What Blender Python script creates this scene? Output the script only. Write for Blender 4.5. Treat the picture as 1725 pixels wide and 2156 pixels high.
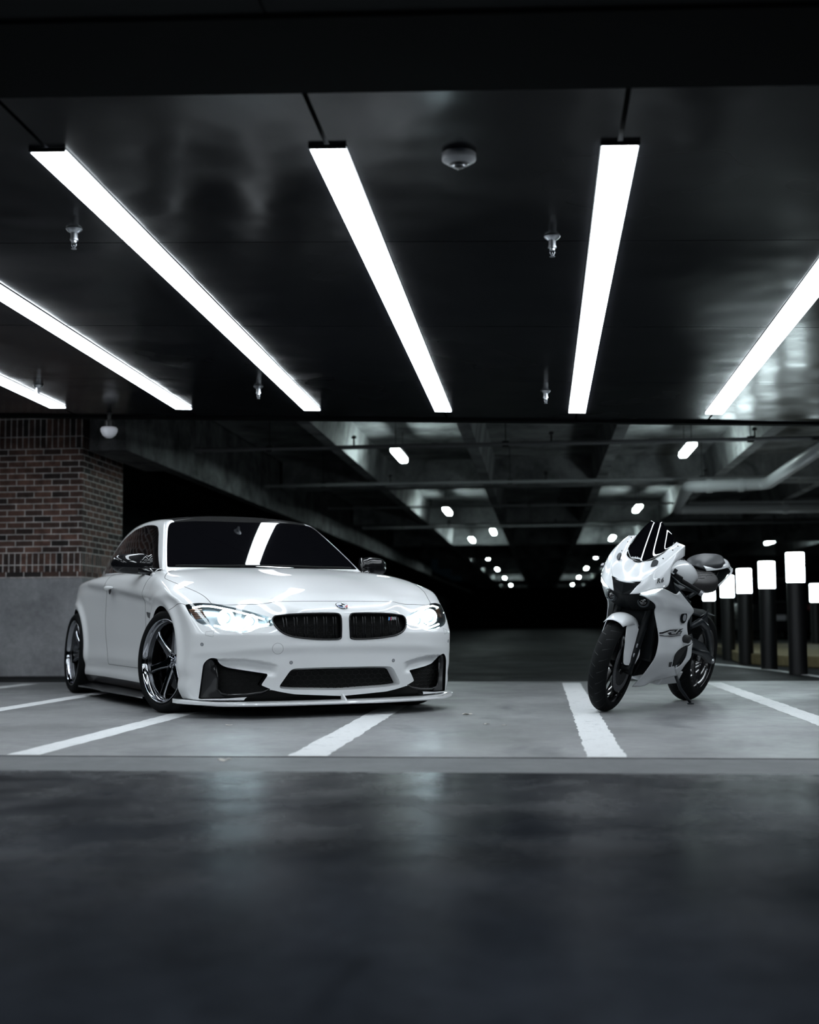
import bpy, bmesh, math, random
import numpy as np
from mathutils import Vector, Matrix, Euler
random.seed(7); np.random.seed(7)
for _o in list(bpy.data.objects): bpy.data.objects.remove(_o)
SC = bpy.context.scene
COL = SC.collection
# ---------------------------------------------------------------- camera
CR = Vector((0.99494294, 0.10023272, -0.00647714))
CU = Vector((0.01481226, -0.08263844, 0.99646951))
CF = Vector((-0.09934359, 0.99152624, 0.08370521))
cd = bpy.data.cameras.new('camera'); cam = bpy.data.objects.new('camera', cd); COL.objects.link(cam)
m = Matrix((CR, CU, -CF)).transposed().to_4x4(); m.translation = Vector((0, 0, 0.57))
cam.matrix_world = m
cd.sensor_fit = 'HORIZONTAL'; cd.sensor_width = 36.0; cd.lens = 2750.0 / 1725.0 * 36.0
cd.clip_start = 0.05; cd.clip_end = 300
cd.dof.use_dof = True; cd.dof.focus_distance = 8.0; cd.dof.aperture_fstop = 2.0
SC.camera = cam
# ---------------------------------------------------------------- world, exposure, light levels
SC.view_settings.view_transform = 'Standard'; SC.view_settings.look = 'None'
SC.view_settings.gamma = 1.0; SC.view_settings.use_curve_mapping = False
SC.view_settings.exposure = 0.0
W = bpy.data.worlds.new('night'); SC.world = W; W.use_nodes = True
W.node_tree.nodes['Background'].inputs[0].default_value = (0.25, 0.55, 0.75, 1)
W.node_tree.nodes['Background'].inputs[1].default_value = 0.003
STRIP = 13.3          # ceiling strip lights
LAMP = 48.0          # tube lamps in the garage behind
BOLL = 14.0          # bollard lanterns
HEAD = 36.0          # headlights of the car
SC.cycles.max_bounces = 6; SC.cycles.glossy_bounces = 4; SC.cycles.diffuse_bounces = 3
SC.cycles.transmission_bounces = 6; SC.cycles.transparent_max_bounces = 8
SC.cycles.sample_clamp_indirect = 4.0; SC.cycles.caustics_reflective = False; SC.cycles.caustics_refractive = False
SC.cycles.use_denoising = True
# ---------------------------------------------------------------- helpers
def mesh_obj(name, V, F, mat=None, parent=None, smooth=False, normals=None, kind=None, label=None):
    me = bpy.data.meshes.new(name)
    me.from_pydata([tuple(map(float, v)) for v in V], [], [tuple(map(int, f)) for f in F])
    if smooth: me.polygons.foreach_set('use_smooth', [True] * len(me.polygons))
    me.update()
    if normals is not None: me.normals_split_custom_set_from_vertices([tuple(map(float, n)) for n in normals])
    o = bpy.data.objects.new(name, me); COL.objects.link(o)
    if mat: me.materials.append(mat)
    if parent is not None: o.parent = parent
    if kind: o['kind'] = kind
    if label: o['label'] = label
    return o
def thing(name, label, cat, loc=(0, 0, 0), rotz=0.0, group=None):
    o = bpy.data.objects.new(name, None); COL.objects.link(o); o.empty_display_size = 0.1
    o.location = loc; o.rotation_euler = (0, 0, rotz); o['label'] = label; o['category'] = cat
    if group: o['group'] = group
    return o
def tag(o, label, cat, group=None):
    o['label'] = label; o['category'] = cat
    if group: o['group'] = group
    return o
class MB:
    """collects shapes into one mesh"""
    def __init__(s): s.V = []; s.F = []
    def add(s, V, F):
        b = len(s.V); s.V += [tuple(v) for v in V]; s.F += [tuple(i + b for i in f) for f in F]; return s
    def box(s, x0, x1, y0, y1, z0, z1, rot=None, at=None):
        V = [Vector((x, y, z)) for x in (x0, x1) for y in (y0, y1) for z in (z0, z1)]
        if rot is not None: V = [rot @ v for v in V]
        if at is not None: V = [v + Vector(at) for v in V]
        return s.add(V, [(0, 1, 3, 2), (4, 6, 7, 5), (0, 4, 5, 1), (2, 3, 7, 6), (0, 2, 6, 4), (1, 5, 7, 3)])
    def tube(s, pts, r, n=12, cap=True, closed=False):
        pts = [Vector(p) for p in pts]; m_ = len(pts)
        R = r if hasattr(r, '__len__') else [r] * m_
        V = []; F = []; prev = None
        for i, p in enumerate(pts):
            if closed: d = pts[(i + 1) % m_] - pts[i - 1]
            else: d = pts[min(i + 1, m_ - 1)] - pts[max(i - 1, 0)]
            d.normalize()
            if prev is None:
                a = Vector((0, 0, 1)) if abs(d.z) < 0.9 else Vector((1, 0, 0)); u = d.cross(a).normalized()
            else: u = (prev - d * prev.dot(d)).normalized()
            prev = u; v = d.cross(u)
            for k in range(n):
                t = 2 * math.pi * k / n; V.append(p + (u * math.cos(t) + v * math.sin(t)) * R[i])
        for i in range(m_ if closed else m_ - 1):
            j = (i + 1) % m_
            for k in range(n):
                l = (k + 1) % n; F.append((i * n + k, i * n + l, j * n + l, j * n + k))
        if cap and not closed:
            F.append(tuple(range(n - 1, -1, -1))); F.append(tuple(range((m_ - 1) * n, m_ * n)))
        return s.add(V, F)
    def lathe(s, prof, n=32, axis='z', at=(0, 0, 0), rot=None, a0=0, a1=2 * math.pi, cap=False):
        """prof: (radius, height) pairs"""
        full = abs(a1 - a0 - 2 * math.pi) < 1e-6; V = []; F = []; k_ = n if full else n + 1
        for r, h in prof:
            for k in range(k_):
                t = a0 + (a1 - a0) * k / n
                c, si = r * math.cos(t), r * math.sin(t)
                v = {'z': (c, si, h), 'y': (c, h, si), 'x': (h, c, si)}[axis]
                v = Vector(v)
                if rot is not None: v = rot @ v
                V.append(v + Vector(at))
        for i in range(len(prof) - 1):
            for k in range(n):
                l = (k + 1) % k_; F.append((i * k_ + k, i * k_ + l, (i + 1) * k_ + l, (i + 1) * k_ + k))
        return s.add(V, F)
    def prism(s, poly, a, b, axis='y'):
        """poly: 2D outline; extruded from a to b along the axis"""
        n = len(poly)
        def P(p, h): return {'y': (p[0], h, p[1]), 'z': (p[0], p[1], h), 'x': (h, p[0], p[1])}[axis]
        V = [P(p, a) for p in poly] + [P(p, b) for p in poly]
        F = [tuple(range(n)), tuple(range(2 * n - 1, n - 1, -1))]
        F += [(i, n + i, n + (i + 1) % n, (i + 1) % n) for i in range(n)]
        return s.add(V, F)
    def loft(s, rings, closed=True, cap=True):
        n = len(rings[0]); V = [v for r in rings for v in r]; F = []
        for i in range(len(rings) - 1):
            for k in range(n if closed else n - 1):
                l = (k + 1) % n; F.append((i * n + k, i * n + l, (i + 1) * n + l, (i + 1) * n + k))
        if cap and closed:
            F.append(tuple(range(n - 1, -1, -1))); F.append(tuple(range((len(rings) - 1) * n, len(rings) * n)))
        return s.add(V, F)
    def build(s, name, mat=None, parent=None, smooth=False, kind=None, label=None, bevel=0, subsurf=0, solid=0, auto=None):
        o = mesh_obj(name, s.V, s.F, mat, parent, smooth, kind=kind, label=label)
        bm = bmesh.new(); bm.from_mesh(o.data); bmesh.ops.recalc_face_normals(bm, faces=bm.faces); bm.to_mesh(o.data); bm.free()
        if solid:
            md = o.modifiers.new('s', 'SOLIDIFY'); md.thickness = solid; md.offset = 0
        if bevel:
            md = o.modifiers.new('b', 'BEVEL'); md.width = bevel; md.segments = 3; md.limit_method = 'ANGLE'; md.angle_limit = math.radians(35)
        if subsurf:
            md = o.modifiers.new('u', 'SUBSURF'); md.levels = subsurf; md.render_levels = subsurf
        if auto is not None or bevel:
            for p in o.data.polygons: p.use_smooth = True
            o.data.set_sharp_from_angle(angle=math.radians(auto or 35)) if not bevel else None
        if bevel:
            md = o.modifiers.new('w', 'WEIGHTED_NORMAL')
        return o
# ---- materials
def mat(name, col, rough=0.5, metal=0.0, emit=None, es=0.0, coat=0.0, spec=0.5, bump=None, coat_rough=0.03):
    M = bpy.data.materials.new(name); M.use_nodes = True; b = M.node_tree.nodes['Principled BSDF']
    b.inputs['Base Color'].default_value = (*col, 1); b.inputs['Roughness'].default_value = rough
    b.inputs['Metallic'].default_value = metal; b.inputs['Specular IOR Level'].default_value = spec
    b.inputs['Coat Weight'].default_value = coat; b.inputs['Coat Roughness'].default_value = coat_rough
    if emit: b.inputs['Emission Color'].default_value = (*emit, 1); b.inputs['Emission Strength'].default_value = es
    if bump:
        n = M.node_tree.nodes; l = M.node_tree.links
        t = n.new('ShaderNodeTexNoise'); t.inputs['Scale'].default_value = bump[0]; t.inputs['Detail'].default_value = 4
        c = n.new('ShaderNodeTexCoord'); l.new(c.outputs['Object'], t.inputs['Vector'])
        bp = n.new('ShaderNodeBump'); bp.inputs['Strength'].default_value = bump[1]; bp.inputs['Distance'].default_value = bump[2]
        l.new(t.outputs['Fac'], bp.inputs['Height']); l.new(bp.outputs['Normal'], b.inputs['Normal'])
    return M
def nodes(M): return M.node_tree.nodes, M.node_tree.links, M.node_tree.nodes['Principled BSDF']
def noise(M, scale, detail=5, rough=0.55, vscale=(1, 1, 1), coord='Object', dist=0.0):
    n, l, b = nodes(M)
    c = n.new('ShaderNodeTexCoord'); mp = n.new('ShaderNodeMapping'); mp.inputs['Scale'].default_value = vscale
    t = n.new('ShaderNodeTexNoise'); t.inputs['Scale'].default_value = scale; t.inputs['Detail'].default_value = detail
    t.inputs['Roughness'].default_value = rough; t.inputs['Distortion'].default_value = dist
    l.new(c.outputs[coord], mp.inputs['Vector']); l.new(mp.outputs['Vector'], t.inputs['Vector']); return t.outputs['Fac']
def ramp(M, fac, stops):
    n, l, b = nodes(M); r = n.new('ShaderNodeValToRGB'); e = r.color_ramp.elements
    while len(e) < len(stops): e.new(0.5)
    for el, (p, c) in zip(e, stops):
        el.position = p; el.color = (*c, 1) if hasattr(c, '__len__') else (c, c, c, 1)
    l.new(fac, r.inputs['Fac']); return r.outputs['Color']
def mixc(M, a, b_, fac, mode='MIX'):
    n, l, b = nodes(M); x = n.new('ShaderNodeMix'); x.data_type = 'RGBA'; x.blend_type = mode
    for s, v in ((x.inputs[0], fac), (x.inputs[6], a), (x.inputs[7], b_)):
        if hasattr(v, 'links'): l.new(v, s)
        else: s.default_value = v if not hasattr(v, '__len__') else ((*v, 1) if len(v) == 3 else v)
    return x.outputs[2]
def bump(M, h, strength, dist):
    n, l, b = nodes(M); bp = n.new('ShaderNodeBump'); bp.inputs['Strength'].default_value = strength; bp.inputs['Distance'].default_value = dist
    l.new(h, bp.inputs['Height']); l.new(bp.outputs['Normal'], b.inputs['Normal'])
def setin(M, name, out): n, l, b = nodes(M); l.new(out, b.inputs[name])

m_white = mat('pearl_white_paint', (0.82, 0.83, 0.84), 0.42, coat=1.0, coat_rough=0.02)
m_blackgloss = mat('black_gloss', (0.006, 0.006, 0.007), 0.12, coat=1.0)
m_blackplastic = mat('black_plastic', (0.012, 0.012, 0.013), 0.45)
m_rubber = mat('rubber', (0.0045, 0.005, 0.0055), 0.7, spec=0.12, bump=(60, 0.15, 0.002))
m_chrome = mat('dark_chrome', (0.42, 0.43, 0.46), 0.05, 1.0)
m_glassdark = mat('tinted_glass', (0.003, 0.003, 0.004), 0.02, spec=0.9, coat=1.0, coat_rough=0.0)
m_void = mat('black_void', (0.002, 0.002, 0.002), 0.9)
m_steel = mat('steel', (0.45, 0.46, 0.48), 0.25, 1.0)
m_grey = mat('grey_paint', (0.30, 0.31, 0.33), 0.4)
# ================================================================= SETTING
def concrete(name, dark, light, rlo, rhi, sc=0.9, spots=True, wet=0.0, bumpd=0.004, spec=0.4):
    M = mat(name, light, 0.5, spec=spec)
    f = noise(M, sc, 8, 0.62, (1, 1, 1), dist=0.3); c1 = ramp(M, f, [(0.32, dark), (0.66, light)])
    g = noise(M, 14, 6, 0.7); c2 = ramp(M, g, [(0.3, (0.72, 0.72, 0.72)), (0.7, (1.12, 1.12, 1.12))])
    c = mixc(M, c1, c2, 0.8, 'MULTIPLY')
    if spots:
        s = noise(M, 2.2, 3, 0.5, (1, 0.45, 1), dist=0.8); c3 = ramp(M, s, [(0.24, (0.35, 0.36, 0.38)), (0.40, (1, 1, 1))])
        c = mixc(M, c, c3, 0.85, 'MULTIPLY')
    setin(M, 'Base Color', c)
    r = noise(M, 1.3, 7, 0.65, (1, 1, 1), dist=0.5); rr = ramp(M, r, [(0.3, rlo), (0.7, rhi)]); setin(M, 'Roughness', rr)
    bump(M, g, 0.35, bumpd)
    return M
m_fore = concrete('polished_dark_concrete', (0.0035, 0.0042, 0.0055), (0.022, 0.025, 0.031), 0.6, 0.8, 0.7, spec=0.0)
def grazing_gloss(M, power, gain, rough_lo, rough_hi):
    """thin worn sealer: a gloss layer that only shows towards grazing view, patchy in roughness"""
    n, l, b = nodes(M); out = n['Material Output']
    lw = n.new('ShaderNodeLayerWeight'); lw.inputs['Blend'].default_value = .5
    pw = n.new('ShaderNodeMath'); pw.operation = 'POWER'; pw.inputs[1].default_value = power; l.new(lw.outputs['Facing'], pw.inputs[0])
    pt = noise(M, 1.1, 7, .7, (1, 1, 1), dist=.6); pr_ = ramp(M, pt, [(.30, .25), (.68, 1.0)])
    ml = n.new('ShaderNodeMath'); ml.operation = 'MULTIPLY'; l.new(pw.outputs[0], ml.inputs[0]); l.new(pr_, ml.inputs[1])
    m2 = n.new('ShaderNodeMath'); m2.operation = 'MULTIPLY'; l.new(ml.outputs[0], m2.inputs[0]); m2.inputs[1].default_value = gain
    g = n.new('ShaderNodeBsdfGlossy'); r_ = ramp(M, noise(M, 2.3, 6, .65), [(.3, rough_lo), (.7, rough_hi)]); l.new(r_, g.inputs['Roughness'])
    if b.inputs['Normal'].links: l.new(b.inputs['Normal'].links[0].from_socket, g.inputs['Normal'])
    mx = n.new('ShaderNodeMixShader'); l.new(m2.outputs[0], mx.inputs[0]); l.new(b.outputs[0], mx.inputs[1]); l.new(g.outputs[0], mx.inputs[2]); l.new(mx.outputs[0], out.inputs['Surface'])
grazing_gloss(m_fore, 21, 3.0, .15, .36)
m_gutter = concrete('gutter_concrete', (0.075, 0.08, 0.085), (0.11, 0.115, 0.12), 0.5, 0.7, 2.0, False)
m_bay = concrete('bay_concrete', (0.15, 0.153, 0.157), (0.25, 0.254, 0.26), 0.32, 0.60, 0.8)
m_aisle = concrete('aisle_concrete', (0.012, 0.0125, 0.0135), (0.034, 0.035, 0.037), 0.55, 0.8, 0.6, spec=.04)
def slab(name, x0, x1, y0, y1, z, M, t=0.15):
    o = MB().box(x0, x1, y0, y1, z - t, z).build(name, M, None, kind='structure'); return o
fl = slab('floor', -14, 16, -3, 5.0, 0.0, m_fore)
slab('floor', -14, 16, 5.012, 5.56, -0.004, m_gutter)
flb = slab('floor', -14, 16, 5.566, 12.5, 0.0, m_bay)
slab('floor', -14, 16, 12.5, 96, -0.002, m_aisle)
slab('floor', -14.2, 16.2, -3.2, 96.2, -0.02, m_void, 0.2)
# painted bay lines
m_paint = mat('worn_white_paint', (0.72, 0.73, 0.74), 0.5)
_p = noise(m_paint, 9, 8, 0.75); _q = noise(m_paint, 60, 4, 0.8)
_c = mixc(m_paint, ramp(m_paint, _p, [(0.30, (0.30, 0.31, 0.32)), (0.44, (0.70, 0.71, 0.72))]), ramp(m_paint, _q, [(0.25, (0.6, 0.6, 0.6)), (0.5, (1, 1, 1))]), 0.6, 'MULTIPLY')
setin(m_paint, 'Base Color', _c)
def paint_line(x0, x1, y0, y1, parent, n=90, z=0.0, label=None, edge=0.006):
    V = []; F = []
    for i in range(n + 1):
        y = y0 + (y1 - y0) * i / n
        e = edge if 0 < i < n else 0
        V += [(x0 + random.uniform(-e, e), y, z + 0.0012), (x1 + random.uniform(-e, e), y, z + 0.0012)]
        if i: b = 2 * i; F.append((b - 2, b - 1, b + 1, b))
    return mesh_obj('painted_line', V, F, m_paint, parent, label=label)
LN = [(-4.96, -4.80), (-3.70, -3.55), (-2.34, -2.19), (-1.09, -0.92), (0.18, 0.345), (1.47, 1.62), (2.72, 2.88)]
for i, (a, b) in enumerate(LN): paint_line(a, b, 5.58, 12.2, flb)
# gentle curve of paint beyond the motorbike
cp = [(2.05, 17.8), (2.35, 16.6), (2.6, 15.0), (2.75, 13.2), (2.84, 11.6), (2.9, 10.0)]
V = []; F = []
for i in range(len(cp) - 1):
    for k in range(8):
        t = k / 8; V += [(cp[i][0] * (1 - t) + cp[i + 1][0] * t - 0.06, cp[i][1] * (1 - t) + cp[i + 1][1] * t, 0.0022), (cp[i][0] * (1 - t) + cp[i + 1][0] * t + 0.06, cp[i][1] * (1 - t) + cp[i + 1][1] * t, 0.0022)]
for i in range(len(V) // 2 - 1): F.append((2 * i, 2 * i + 1, 2 * i + 3, 2 * i + 2))
mesh_obj('painted_line', V, F, m_paint, flb, label='thin curved painted line passing in front of the lit bollards')
# small chips, leaves and grit on the bays
m_leaf = mat('dry_leaf', (0.45, 0.42, 0.38), 0.7)
for x, y, s_, tn in [(-0.46, 8.02, .035, 'curled pale dry leaf on the bare concrete between car and motorbike'),
                     (-1.74, 7.20, .022, 'small pale scrap of leaf in front of the white car'), (-1.32, 5.38, .035, 'pale flattened scrap of litter lying on the gutter strip'),
                     (-0.31, 7.29, .02, 'tiny crumpled leaf left of the motorbike front tyre'), (-0.21, 7.23, .014, 'tiniest leaf crumb left of the motorbike')]:
    b_ = MB(); ring = []
    for k in range(9):
        a = 2 * math.pi * k / 9; r = s_ * random.uniform(.6, 1.1); ring.append((math.cos(a) * r, math.sin(a) * r * .6, random.uniform(0.002, .35 * s_ + .002)))
    b_.add(ring + [(0, 0, .004)], [(k, (k + 1) % 9, 9) for k in range(9)])
    o = b_.build('dry_leaf', m_leaf, solid=0.001); o.location = (x, y, -0.003 if y < 5.56 else 0.0); tag(o, tn, 'leaf')
# ---------------------------------------------------------------- canopy (dark metal panels, strip lights)
KX, KY, KZ = -0.032, -0.0099, 2.53
def cz(x, y): return KZ + KX * x + KY * y
m_panel = mat('black_composite_panel', (0.0095, 0.010, 0.012), 0.20, spec=0.032, coat=0.0)
_w = noise(m_panel, 1.1, 2, 0.5, (1, 1, 1)); bump(m_panel, _w, 0.35, 0.05)
setin(m_panel, 'Roughness', ramp(m_panel, noise(m_panel, 0.8, 3, 0.5), [(0.3, 0.13), (0.7, 0.30)]))
grazing_gloss(m_panel, 7, .42, .07, .20)
m_soffit = mat('matt_black_soffit', (0.0035, 0.004, 0.0045), 0.9, spec=0.1)
rows = [4.58, 6.44, 8.28, 10.12, 11.95]
sx = [-5.56 + 1.18 * i for i in range(0, 8)]          # strip centres (incl. a few outside the picture)
sx = [x for x in sx]
def slant_box(mb, x0, x1, y0, y1, dz0, dz1):
    V = [(x, y, cz(x, y) + d) for x in (x0, x1) for y in (y0, y1) for d in (dz0, dz1)]
    mb.add(V, [(0, 1, 3, 2), (4, 6, 7, 5), (0, 4, 5, 1), (2, 3, 7, 6), (0, 2, 6, 4), (1, 5, 7, 3)])
mb = MB(); slant_box(mb, -8.5, 4.6, 4.58, 11.96, 0.03, 0.25)
can = mb.build('ceiling', m_soffit, kind='structure')
edges = [-8.5] + sx + [4.6]
for r in range(4):
    for c in range(len(edges) - 1):
        mb = MB(); g = 0.004
        slant_box(mb, edges[c] + (0.010 if c else 0), edges[c + 1] - 0.010, rows[r] + g, rows[r + 1] - g, 0.0, 0.02)
        mb.build('ceiling_panel', m_panel, can)
mb = MB(); slant_box(mb, -8.5, 4.6, 11.95, 12.05, -0.02, 1.4); mb.build('trim_1', m_soffit, kind='structure')
mb = MB(); slant_box(mb, -8.5, 4.6, 3.99, 4.575, -0.012, 0.3); mb.build('beam', m_soffit, kind='structure')
m_sof2 = mat('grey_soffit', (0.012, 0.013, 0.014), 0.8, spec=.1)
mb = MB()
for a, b in ((-8.5, -0.857), (-0.85, 4.6)): slant_box(mb, a, b, -1.0, 3.98, 0.0, 0.2)
mb.build('ceiling', m_sof2, kind='structure')
# strip lights
m_strip = mat('strip_light', (0.9, 0.9, 0.9), 0.4, emit=(0.86, 0.94, 1.0), es=STRIP)
m_bezel = mat('anodised_bezel', (0.10, 0.105, 0.11), 0.3, 0.8)
NM = {-6.74: 'far outside the picture beyond the second left strip', -5.56: 'just outside the picture left of the shortest visible strip'}
labs = ['long ceiling light strip outside the picture, beyond the brick pier',
        'ceiling light strip whose short end shows above the brick pier', 'ceiling light strip cut by the left picture edge, ending between brick pier and car',
        'full ceiling light strip at the left running back towards the car roof', 'full ceiling light strip between left sprinkler and round ceiling camera',
        'full ceiling light strip above the motorbike, nearest the centre sprinkler', 'ceiling light strip cut by the right picture edge beside bright panel reflections',
        'long ceiling light strip outside the picture beyond the right edge']
def strip_bank(sx, labs, ya_, yb_, grp):
    ym = (ya_ + yb_) / 2
    for x, lb in zip(sx, labs):
        t = thing('strip_light', lb, 'ceiling light', (x, ym, cz(x, ym)), group=grp)
        t.rotation_euler = (math.atan(KY), -math.atan(KX), 0); h_ = (yb_ - ya_) / 2
        MB().box(-0.071, 0.071, -h_, h_, -.017, -.001).build('diffuser', m_strip, t)
        mb = MB()
        for xa, xb in ((-0.078, -0.0725), (0.0725, 0.078)): mb.box(xa, xb, -h_ - .01, h_ + .01, -0.005, -.0005)
        for q in (-1, 1): mb.box(-0.078, 0.078, q * (h_ + .007) - .005, q * (h_ + .007) + .005, -0.017, -.0005)
        mb.build('bezel', m_bezel, t)
strip_bank(sx, labs, 5.12, 11.46, 'linear ceiling strip lights')
pos = ['above the brick pier side', 'over the far left of the forecourt', 'left of the car', 'in front of the car bonnet, left', 'in front of the car bonnet', 'in front of the motorbike', 'right of the motorbike', 'over the far right of the forecourt']
strip_bank(sx, ['unseen ceiling light strip nearer than the black beam, ' + q for q in pos], -2.94, 3.40, 'strip lights on the near side of the black beam')
# sprinklers
m_galv = mat('galvanised', (0.55, 0.57, 0.60), 0.28, 1.0)
def sprinkler(x, y, lab):
    t = thing('fire_sprinkler', lab, 'sprinkler', (x, y, cz(x, y)), group='sprinkler heads under the dark ceiling')
    MB().lathe([(0.0, 0), (0.040, 0.0), (0.041, -0.003), (0.034, -0.012), (0.020, -0.022), (0.0, -0.022)], 28).build('escutcheon', m_galv, t, smooth=True, auto=30)
    MB().lathe([(0.018, -0.02), (0.0185, -0.05), (0.021, -0.052), (0.021, -0.06), (0.013, -0.062), (0.013, -0.072), (0, -0.072)], 20).build('body', m_galv, t, auto=30)
    f = MB()
    for s in (-1, 1): f.tube([(s * .012, 0, -.068), (s * .011, 0, -.085), (s * .004, 0, -.098), (0, 0, -.102)], .0022, 8)
    f.build('frame', m_galv, t, smooth=True)
    MB().tube([(0, 0, -.07), (0, 0, -.098)], .0018, 8).build('bulb', m_steel, t, smooth=True)
    d = MB().lathe([(0, -.102), (.013, -.102), (.0135, -.104), (0, -.104)], 20)
    d.build('deflector', m_galv, t)
sprinkler(-2.30, 6.2, 'chrome fire sprinkler between the two left full ceiling strips, nearest the camera')
sprinkler(0.08, 6.36, 'chrome fire sprinkler near the round ceiling camera, beside the upright strip')
sprinkler(-2.28, 10.4, 'small far fire sprinkler directly above the white car roof')
sprinkler(0.06, 10.5, 'small far fire sprinkler beside the far end of the upright strip')
sprinkler(-4.16, 10.43, 'small far fire sprinkler overlapping the strip above the brick pier')
# round panoramic ceiling camera
t = thing('ceiling_camera', 'round white panoramic security camera with dark lens on the ceiling', 'security camera', (-.31, 5.23, cz(-.31, 5.23)), 0.1)
m_camw = mat('camera_housing', (0.62, 0.63, 0.65), 0.35)
MB().lathe([(0.0, 0), (0.070, 0.0), (0.070, -.004), (0.0705, -.010), (0.0705, -.024), (0.069, -.028), (0.044, -.044), (0.042, -.044)], 64).build('housing', m_camw, t, auto=30)
MB().lathe([(0.043, -.0435), (0.026, -.052), (0.0255, -.053)], 48).build('ring', m_blackgloss, t, auto=40)
MB().lathe([(0.0265, -.052), (0.0255, -.056), (0.0235, -.056), (0.0235, -.053)], 40).build('lens_bezel', m_steel, t, auto=30)
MB().lathe([(0.0238, -.054), (0.020, -.060), (0.012, -.0645), (0.0, -.066)], 32).build('lens', m_glassdark, t, smooth=True)
# ---------------------------------------------------------------- brick pier, left
m_brick = mat('dark_red_brick', (0.1, 0.05, 0.04), 0.75)
def brickmat(M, vertical):
    n, l, b = nodes(M)
    c = n.new('ShaderNodeTexCoord'); sp = n.new('ShaderNodeSeparateXYZ'); cb = n.new('ShaderNodeCombineXYZ')
    l.new(c.outputs['Object'], sp.inputs[0]); ad = n.new('ShaderNodeMath'); ad.operation = 'ADD'
    l.new(sp.outputs['X'], ad.inputs[0]); l.new(sp.outputs['Y'], ad.inputs[1])
    if vertical: l.new(sp.outputs['Z'], cb.inputs['X']); l.new(ad.outputs[0], cb.inputs['Y'])
    else: l.new(ad.outputs[0], cb.inputs['X']); l.new(sp.outputs['Z'], cb.inputs['Y'])
    t = n.new('ShaderNodeTexBrick'); l.new(cb.outputs[0], t.inputs['Vector'])
    t.inputs['Scale'].default_value = 1.0; t.inputs['Brick Width'].default_value = 0.2032; t.inputs['Row Height'].default_value = 0.0677
    t.inputs['Mortar Size'].default_value = 0.0055; t.inputs['Mortar Smooth'].default_value = 0.15; t.inputs['Bias'].default_value = 0.0
    t.inputs['Color1'].default_value = (0.030, 0.024, 0.023, 1); t.inputs['Color2'].default_value = (0.22, 0.115, 0.088, 1)
    t.inputs['Mortar'].default_value = (0.78, 0.74, 0.72, 1)
    if vertical: t.offset = 0.0
    nz = n.new('ShaderNodeTexNoise'); nz.inputs['Scale'].default_value = 14; nz.inputs['Detail'].default_value = 6; l.new(c.outputs['Object'], nz.inputs['Vector'])
    r = ramp(M, nz.outputs['Fac'], [(0.3, (0.55, 0.55, 0.55)), (0.7, (1.5, 1.5, 1.5))])
    l.new(mixc(M, t.outputs['Color'], r, 0.8, 'MULTIPLY'), b.inputs['Base Color'])
    iv = n.new('ShaderNodeMath'); iv.operation = 'SUBTRACT'; iv.inputs[0].default_value = 1.0; l.new(t.outputs['Fac'], iv.inputs[1])
    bump(M, iv.outputs[0], 0.9, 0.006)
brickmat(m_brick, False)
m_soldier = mat('soldier_brick', (0.1, 0.05, 0.04), 0.75); brickmat(m_soldier, True)
m_concw = concrete('cast_concrete', (0.30, 0.304, 0.32), (0.48, 0.487, 0.51), 0.6, 0.8, 1.5, False)
XP, YP = -5.02, 13.9
pr = MB().box(-12, XP, YP, 15.3, 1.345, 2.52).build('pillar', m_brick, kind='structure', label='brick pier on a concrete plinth at the left')
MB().box(-12, XP, YP, 15.3, 1.142, 1.345).build('brick_course', m_soldier, pr)
MB().box(-12, XP, YP, 15.3, 2.52, 2.93).build('brick_course', m_soldier, pr)
MB().box(-12, XP, YP, 15.3, 2.93, 3.3).build('pier_cap', m_soffit, pr)
MB().box(-12, XP + .0, YP + .0, 15.3, 1.075, 1.142).build('brick_ledge', m_brick, pr)
MB().box(-12, XP + .02, YP - .02, 15.32, -0.002, 1.075).build('plinth', m_concw, pr, bevel=0.012)
# dome camera hung beside the pier
t = thing('dome_camera', 'white dome security camera hanging from the canopy edge beside the brick pier', 'security camera', (-4.01, 11.8, 2.375))
m_dome = mat('white_dome', (0.75, 0.74, 0.78), 0.4)
MB().lathe([(0.0, -.075), (.03, -.07), (.06, -.045), (.078, -.01), (.08, .015), (.07, .03), (0, .035)], 32).build('dome', m_dome, t, smooth=True)
MB().lathe([(.05, .03), (.045, .09), (.02, .10), (.02, .150), (.035, .166), (0, .166)], 20).build('mount', m_blackplastic, t, auto=30)
# ---------------------------------------------------------------- garage behind: slab, ribs, cross beams
m_conc = concrete('stained_concrete', (0.10, 0.102, 0.106), (0.44, 0.445, 0.455), 0.6, 0.85, 1.5, True)
m_rough = concrete('rough_cast_concrete', (0.02, 0.021, 0.022), (0.17, 0.172, 0.178), 0.7, 0.9, 2.6, True, bumpd=.02)
m_wall = mat('darkness_wall', (0.006, 0.0065, 0.007), 0.95, spec=0.05)  # near-black colour stands in for the unlit depth of the garage
MB().box(-4.3, 14, 12.1, 96, 3.25, 3.5).build('ceiling', m_conc, kind='structure')
k = 0
for x in (-2.62, -0.85, 0.97, 2.78, 4.6, 6.4, 8.2):
    w0, w1 = 0.075, 0.13
    ring = lambda y: [(x - w0, y, 2.80), (x + w0, y, 2.80), (x + w1, y, 3.25), (x - w1, y, 3.25)]
    MB().loft([ring(12.12), ring(96)]).build('beam', m_conc, kind='structure')
for y in (21.5, 29.8, 38.1, 46.4, 54.7, 63, 71.3, 79.6, 88):
    MB().box(-4.3, 14, y, y + 0.35, 2.795, 3.25).build('beam', m_conc, kind='structure')
MB().box(-4.75, -4.35, 13.35, 52, 2.40, 3.5).build('beam', m_rough, kind='structure', bevel=0.01)
MB().box(-6.5, -6.3, 15.3, 96, -0.02, 3.5).build('wall_left', m_wall, kind='structure')  # dark sheet in place of the black opening under the left beam
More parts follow.
